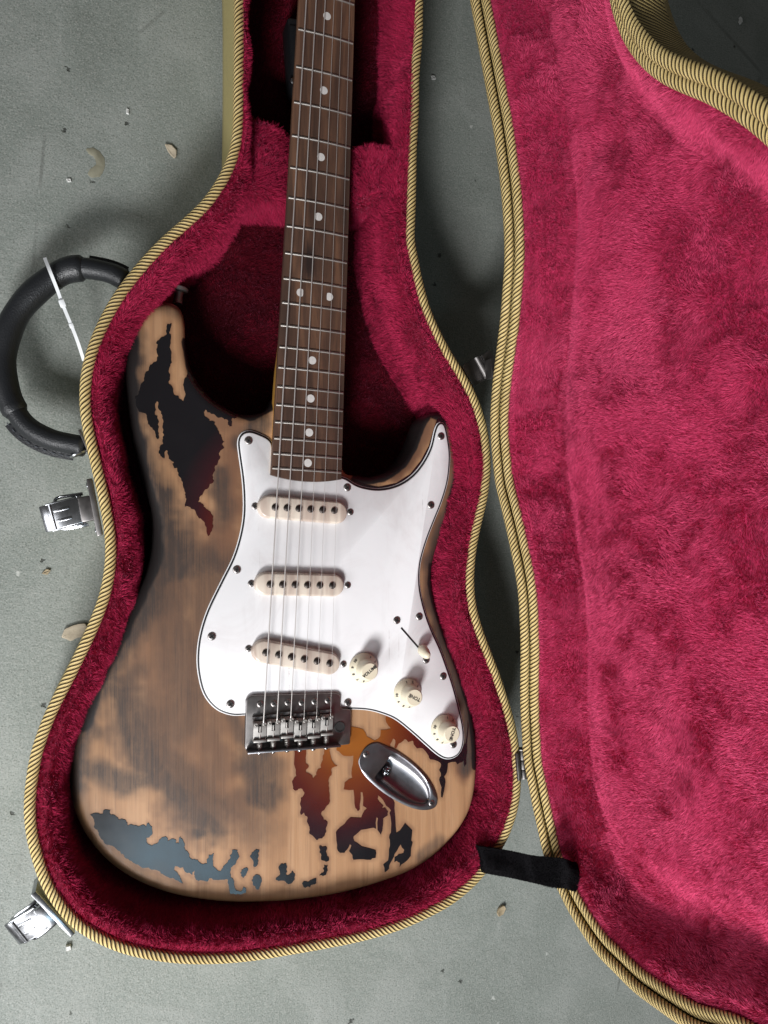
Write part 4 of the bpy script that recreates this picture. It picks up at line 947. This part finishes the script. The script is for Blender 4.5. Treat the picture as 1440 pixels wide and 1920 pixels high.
def fd(n): return nut + scale * (1 - 2 ** (-n / 12))
def camber(x): return ZF - x * x / (2 * .24)
vs = []; fs = []; nu = 13
ys = list(np.linspace(nut, f21 + .0055, 60)); k0 = len(ys)
for s_ in ys:
    h = halfw(s_)
    for i in range(nu): x = -h + 2 * h * i / (nu - 1); vs.append(np.r_[(cA + nax * s_ + nx_ * x)[:2], camber(x)])
h = halfw(f21)
for i in range(nu):                                    # rounded end
    x = -h + 2 * h * i / (nu - 1); sx = f21 + .0055 + .0035 * (1 - (x / h) ** 2); vs.append(np.r_[(cA + nax * sx + nx_ * x)[:2], camber(x)])
k0 += 1; n_ = len(vs); vs += [np.r_[p[:2], ZF - .0058] for p in vs]
for k in range(k0 - 1):
    for i in range(nu - 1): q = k * nu + i; fs += [(q, q + nu, q + nu + 1, q + 1), (q + n_, q + 1 + n_, q + nu + 1 + n_, q + nu + n_)]
    for i in (0, nu - 1): q = k * nu + i; fs.append((q, q + n_, q + nu + n_, q + nu) if i == 0 else (q, q + nu, q + nu + n_, q + n_))
for i in range(nu - 1): q = (k0 - 1) * nu + i; fs.append((q, q + n_, q + 1 + n_, q + 1)); fs.append((i, i + 1, i + 1 + n_, i + n_))
board = mk('fretboard', vs, fs, ROSE, guitar, sharp=40)
for n in range(1, 22):
    s0 = fd(n); h = halfw(s0) - .0007; vs = []; fs = []
    pf_ = [(-.00115, -.0002), (-.0009, .0006), (-.0004, .00095), (.0004, .00095), (.0009, .0006), (.00115, -.0002)]
    for i in range(nu):
        x = -h + 2 * h * i / (nu - 1); tp = 0
        for o, z in pf_: vs.append(np.r_[(cA + nax * (s0 + o) + nx_ * x)[:2], camber(x) + max(-.0002, z + tp)])
    for i in range(nu - 1):
        for j in range(5): q = i * 6 + j; fs.append((q, q + 1, q + 7, q + 6))
    fs += [tuple(range(6)), tuple((nu - 1) * 6 + j for j in (5, 4, 3, 2, 1, 0))]
    mk('fret', vs, fs, FRETM, board, sharp=30)
dotm = MB().lathe((0, 0, 0), [(.0032, -.0006), (.0032, .00008), (.00001, .00010)], 24).mesh('inlay_dot', [PEARL], sharp=40)
for n in (3, 5, 7, 9, 12, 15, 17, 19, 21):
    s0 = (fd(n - 1) + fd(n)) / 2
    for x in ((-.0118, .0118) if n == 12 else (0,)):
        p = np.r_[(cA + nax * s0 + nx_ * x)[:2], camber(x)]; link('inlay_dot', dotm, board, Matrix.Translation(Vector(p)))
vs = []; fs = []; nb = 13; ny_ = 40
for s_ in np.linspace(nut - .004, f21 + .004, ny_):
    h = halfw(s_) - .0002; dp = .0145 + .003 * s_ / LAB; fl = sstep(f21 - .11, f21 - .07, s_)
    for i in range(nb):
        t = math.pi * i / (nb - 1); e_ = 1 - .6 * fl; x = -h * np.sign(math.cos(t)) * abs(math.cos(t)) ** e_
        vs.append(np.r_[(cA + nax * s_ + nx_ * x)[:2], ZF - .0055 - (dp + .004 * fl) * math.sin(t) ** e_])
for k in range(ny_ - 1):
    for i in range(nb - 1): q = k * nb + i; fs.append((q, q + 1, q + nb + 1, q + nb))
fs += [tuple(range(nb)), tuple((ny_ - 1) * nb + j for j in reversed(range(nb)))]
neck = mk('neck', vs, fs, MAPLE, guitar, sharp=45); neck['label'] = 'amber maple neck'
# nut and headstock continue past the picture's edge
MB().box(np.r_[(cA + nax * (nut - .0018))[:2], ZF + .0006], nx_, nax, (0, 0, 1), halfw(nut), .0018, .0022, 0, .0004).build('nut', [CREAM], guitar)
HS = [(-.021, 0), (.021, 0), (.026, -.02), (.030, -.045), (.026, -.075), (.020, -.11), (.022, -.145), (.010, -.172), (-.020, -.178), (-.042, -.160), (-.040, -.140), (-.052, -.125), (-.044, -.05), (-.030, -.015)]
hs = ccw(blur(resample(np.array([(cA + nax * (nut - .0036 + q) + nx_ * x)[:2] for x, q in HS]), 90), 2))
v, fc = slab(hs, ZF - .018, ZF - .004, .001); head = mk('headstock', v, fc, MAPLE, guitar, sharp=45)
for k in range(6):
    p = cA + nax * (nut - .028 - .0235 * k) + nx_ * (-.018 - .002 * k)
    MB().lathe(np.r_[p[:2], ZF - .004], [(.0048, 0), (.0048, .001), (.003, .0014), (.0028, .008), (.00001, .0082)], 16).build('tuner_post', [CHROME], head)
# strings
TOPX = [574.5, 593, 610, 626.5, 641.5, 656]; RAD = [.00052, .00044, .00037, .00020, .00016, .00013]
for k in range(6):
    b = W(SX[k] + (6.2, 6.0, 6.2, 6.0, 4.6, 6.4)[k], SF[k] + 1, .0822); t = W(TOPX[k], 0, .0818); d = (t - b) / np.linalg.norm((t - b)[:2])
    end = b + d * ((nut - (b - cA) @ nax) / (d @ nax)); post = np.r_[(cA + nax * (nut - .028 - .0235 * k) + nx_ * (-.018 - .002 * k))[:2], ZF + .001]
    foot = np.r_[(b - d * .006)[:2], .0765]
    MB().tube([foot, b - [0, 0, .0003], b + d * .002, end, post], RAD[k], 8).build('string', [STRM], guitar)
# strap buttons
for (x, y), dr in (((334, 560), (.15, 1, 0)), ((537, 1694), (0, -1, 0))):
    p = W(x, y, .047); MB().lathe(p - np.array(dr) * .004, [(.0040, 0), (.0036, .002), (.0030, .006), (.0036, .009), (.0066, .0108), (.0068, .0125), (.0045, .0138), (.00001, .014)], 24, dr).build('strap_button', [NICKEL], guitar, sharp=40)

# ------------------------------------------------------------------ loose things
# black leather pouch in the neck box
a = W(538, 30, .052); b = W(548, 168, .052); e = (b - a); L = np.linalg.norm(e); e /= L; sd = np.cross(e, [0, 0, 1.0]); sd *= np.sign(sd[0])
c = (a + b) / 2 + sd * .019 - [0, 0, .011]
pouch = thing('leather_pouch', 'black grained leather pouch tucked under the neck in the case', 'pouch', tuple(c - [0, 0, .02]))
MB().box(c, e, sd, (0, 0, 1), L / 2, .019, .011, 0, .003).build('pouch_body', [LEATH], pouch)
fl = MB().box(c + np.array([0, 0, .0115]) - sd * .006 + e * .004, e, sd, (0, 0, 1), L / 2 - .004, .012, .0010, 0, .0006).build('flap', [LEATH], pouch)
pz = W(549, 151, .0545); MB().lathe(np.r_[pz[:2], .0532], [(.0024, 0), (.0024, .0012), (.0014, .002), (.00001, .0022)], 16).build('stud', [CHROME], pouch)
# white cable tie round the handle
tie = thing('cable_tie', 'thin white nylon cable tie hooked over the black case handle', 'cable tie', tuple(W(115, 565, .04)))
tp_ = catmull([W(84, 484, .046), W(95, 512, .0515), W(108, 545, .044), W(117, 570, .041), W(134, 611, .038), (W(146, 642, .034)), W(157, 676, .026)], False, 6)
T = np.gradient(tp_, axis=0); T /= np.linalg.norm(T, axis=1)[:, None]; vs = []; fs = []
for p, t in zip(tp_, T):
    s_ = np.cross(t, [0, 0, 1.0]); s_ /= np.linalg.norm(s_); u_ = np.cross(s_, t)
    vs += [p + s_ * .0012 + u_ * .0005, p - s_ * .0012 + u_ * .0005, p - s_ * .0012 - u_ * .0005, p + s_ * .0012 - u_ * .0005]
for k in range(len(tp_) - 1):
    for i in range(4): q = k * 4 + i; fs.append((q, k * 4 + (i + 1) % 4, (k + 1) * 4 + (i + 1) % 4, q + 4))
fs += [(3, 2, 1, 0), tuple((len(tp_) - 1) * 4 + i for i in range(4))]
mk('tail', vs, fs, NYLON, tie, sharp=30)
i = len(tp_) // 2; MB().box(tp_[i] + [0, 0, .0008], T[i], np.cross(T[i], [0, 0, 1.0]), (0, 0, 1), .0026, .0021, .0019, 0, .0005).build('locking_head', [NYLON], tie)
i = int(len(tp_) * .67); MB().box(tp_[i] + [0, 0, .0003], T[i], np.cross(T[i], [0, 0, 1.0]), (0, 0, 1), .0016, .0016, .0010, 0, .0003).build('end_stop', [NYLON], tie)

# small debris on the floor
def chip(name, px, py, poly, z, mat, label, cat, curl=.0):
    P = np.array(poly, float); c = W(px, py, 0); sc = .00047
    P = blur(resample(P, 40), 1) * sc; P += (rng.random(P.shape) - .5) * sc * .6; P = ccw(np.c_[P[:, 0], -P[:, 1]])
    Nn = normals2(P); R_ = np.abs(P).max(); vs = []
    for o, zz in ((0, .0003), (0, z), (R_ * .10, z * 1.15), (R_ * .20, z * 1.05)): 
        Q = P + Nn * o; vs.append(np.c_[Q, zz + curl * (Q[:, 0] / R_) ** 2 + curl * .5 * np.maximum(0, Q[:, 1] / R_) ** 2])
    v, fc = rings(vs, cap0=True); v = v + np.array([c[0], c[1], 0])
    o = mk(name, v, fc, mat, sharp=50); return props(o, label, cat, 'bits of debris on the floor')
CHIPM = m_simple('dry_leaf_chip', (.34, .27, .17), .7, nscale=200, namp=.35, bstr=.5); PALE = m_simple('pale_chip', (.42, .36, .27), .7, nscale=200, namp=.3, bstr=.4); WHITEC = m_simple('white_crumb', (.66, .66, .64), .6, nscale=300, namp=.15)
chip('wood_chip', 321, 285, [(-12, -10), (0, -11), (9, -2), (8, 10), (5, 12), (-4, 4)], .0016, PALE, 'curled pale chip lying on the floor left of the case neck', 'chip', .0012)
chip('wood_chip', 143, 1186, [(-24, 6), (-18, -8), (-2, -14), (14, -16), (20, -6), (14, 8), (2, 8), (-8, 14)], .0022, PALE, 'ragged pale chip touching the left waist of the case', 'chip', .001)
chip('wood_chip', 938, 1706, [(-10, 4), (-6, -6), (6, -11), (10, -4), (4, 8), (-6, 11)], .0024, CHIPM, 'tan crumpled chip on the floor below the velvet strap', 'chip', .001)
chip('crumb', 811, 147, [(-4, -3), (3, -4), (6, 2), (-2, 4)], .002, WHITEC, 'small white crumb between the case neck and the lid', 'crumb')
chip('crumb', 128, 1775, [(-4, -4), (4, -4), (5, 4), (-3, 5)], .0030, WHITEC, 'white crumb on the floor below the bright latch', 'crumb')
chip('crumb', 1387, 40, [(-3, -9), (4, -7), (5, 3), (-1, 9), (-5, 4)], .0020, WHITEC, 'white crumb on the dark floor beyond the lid', 'crumb')
chip('crumb', 239, 210, [(-2, -5), (2, -4), (2, 5), (-2, 4)], .0014, WHITEC, 'tiny white crumb on the floor at upper left', 'crumb')
chip('crumb', 87, 1072, [(-7, 3), (0, -5), (7, -3), (2, 5)], .0016, CHIPM, 'brown crumb left of the case waist below the open latch', 'crumb')
chip('crumb', 129, 339, [(-4, -2), (3, -3), (4, 2), (-2, 3)], .0014, WHITEC, 'white crumb beside the tan floor stain', 'crumb')
# the tan stain where the floor coating chipped
sp = np.array([(-10, -22), (2, -26), (12, -22), (22, -8), (21, 10), (14, 24), (0, 28), (-8, 22), (-2, 12), (8, 2), (4, -10), (-6, -14)], float) * .00047
sp = blur(resample(sp, 60), 1); sp += (rng.random(sp.shape) - .5) * .0006; sc_ = W(172, 304, 0); sp = ccw(np.c_[sp[:, 0], -sp[:, 1]])
v, fc = slab(sp + sc_[:2], .0001, .0003, .0002); o = mk('floor_stain', v, fc, m_simple('tan_stain', (.215, .205, .150), .6, nscale=90, namp=.35), sharp=50)
o.parent = f
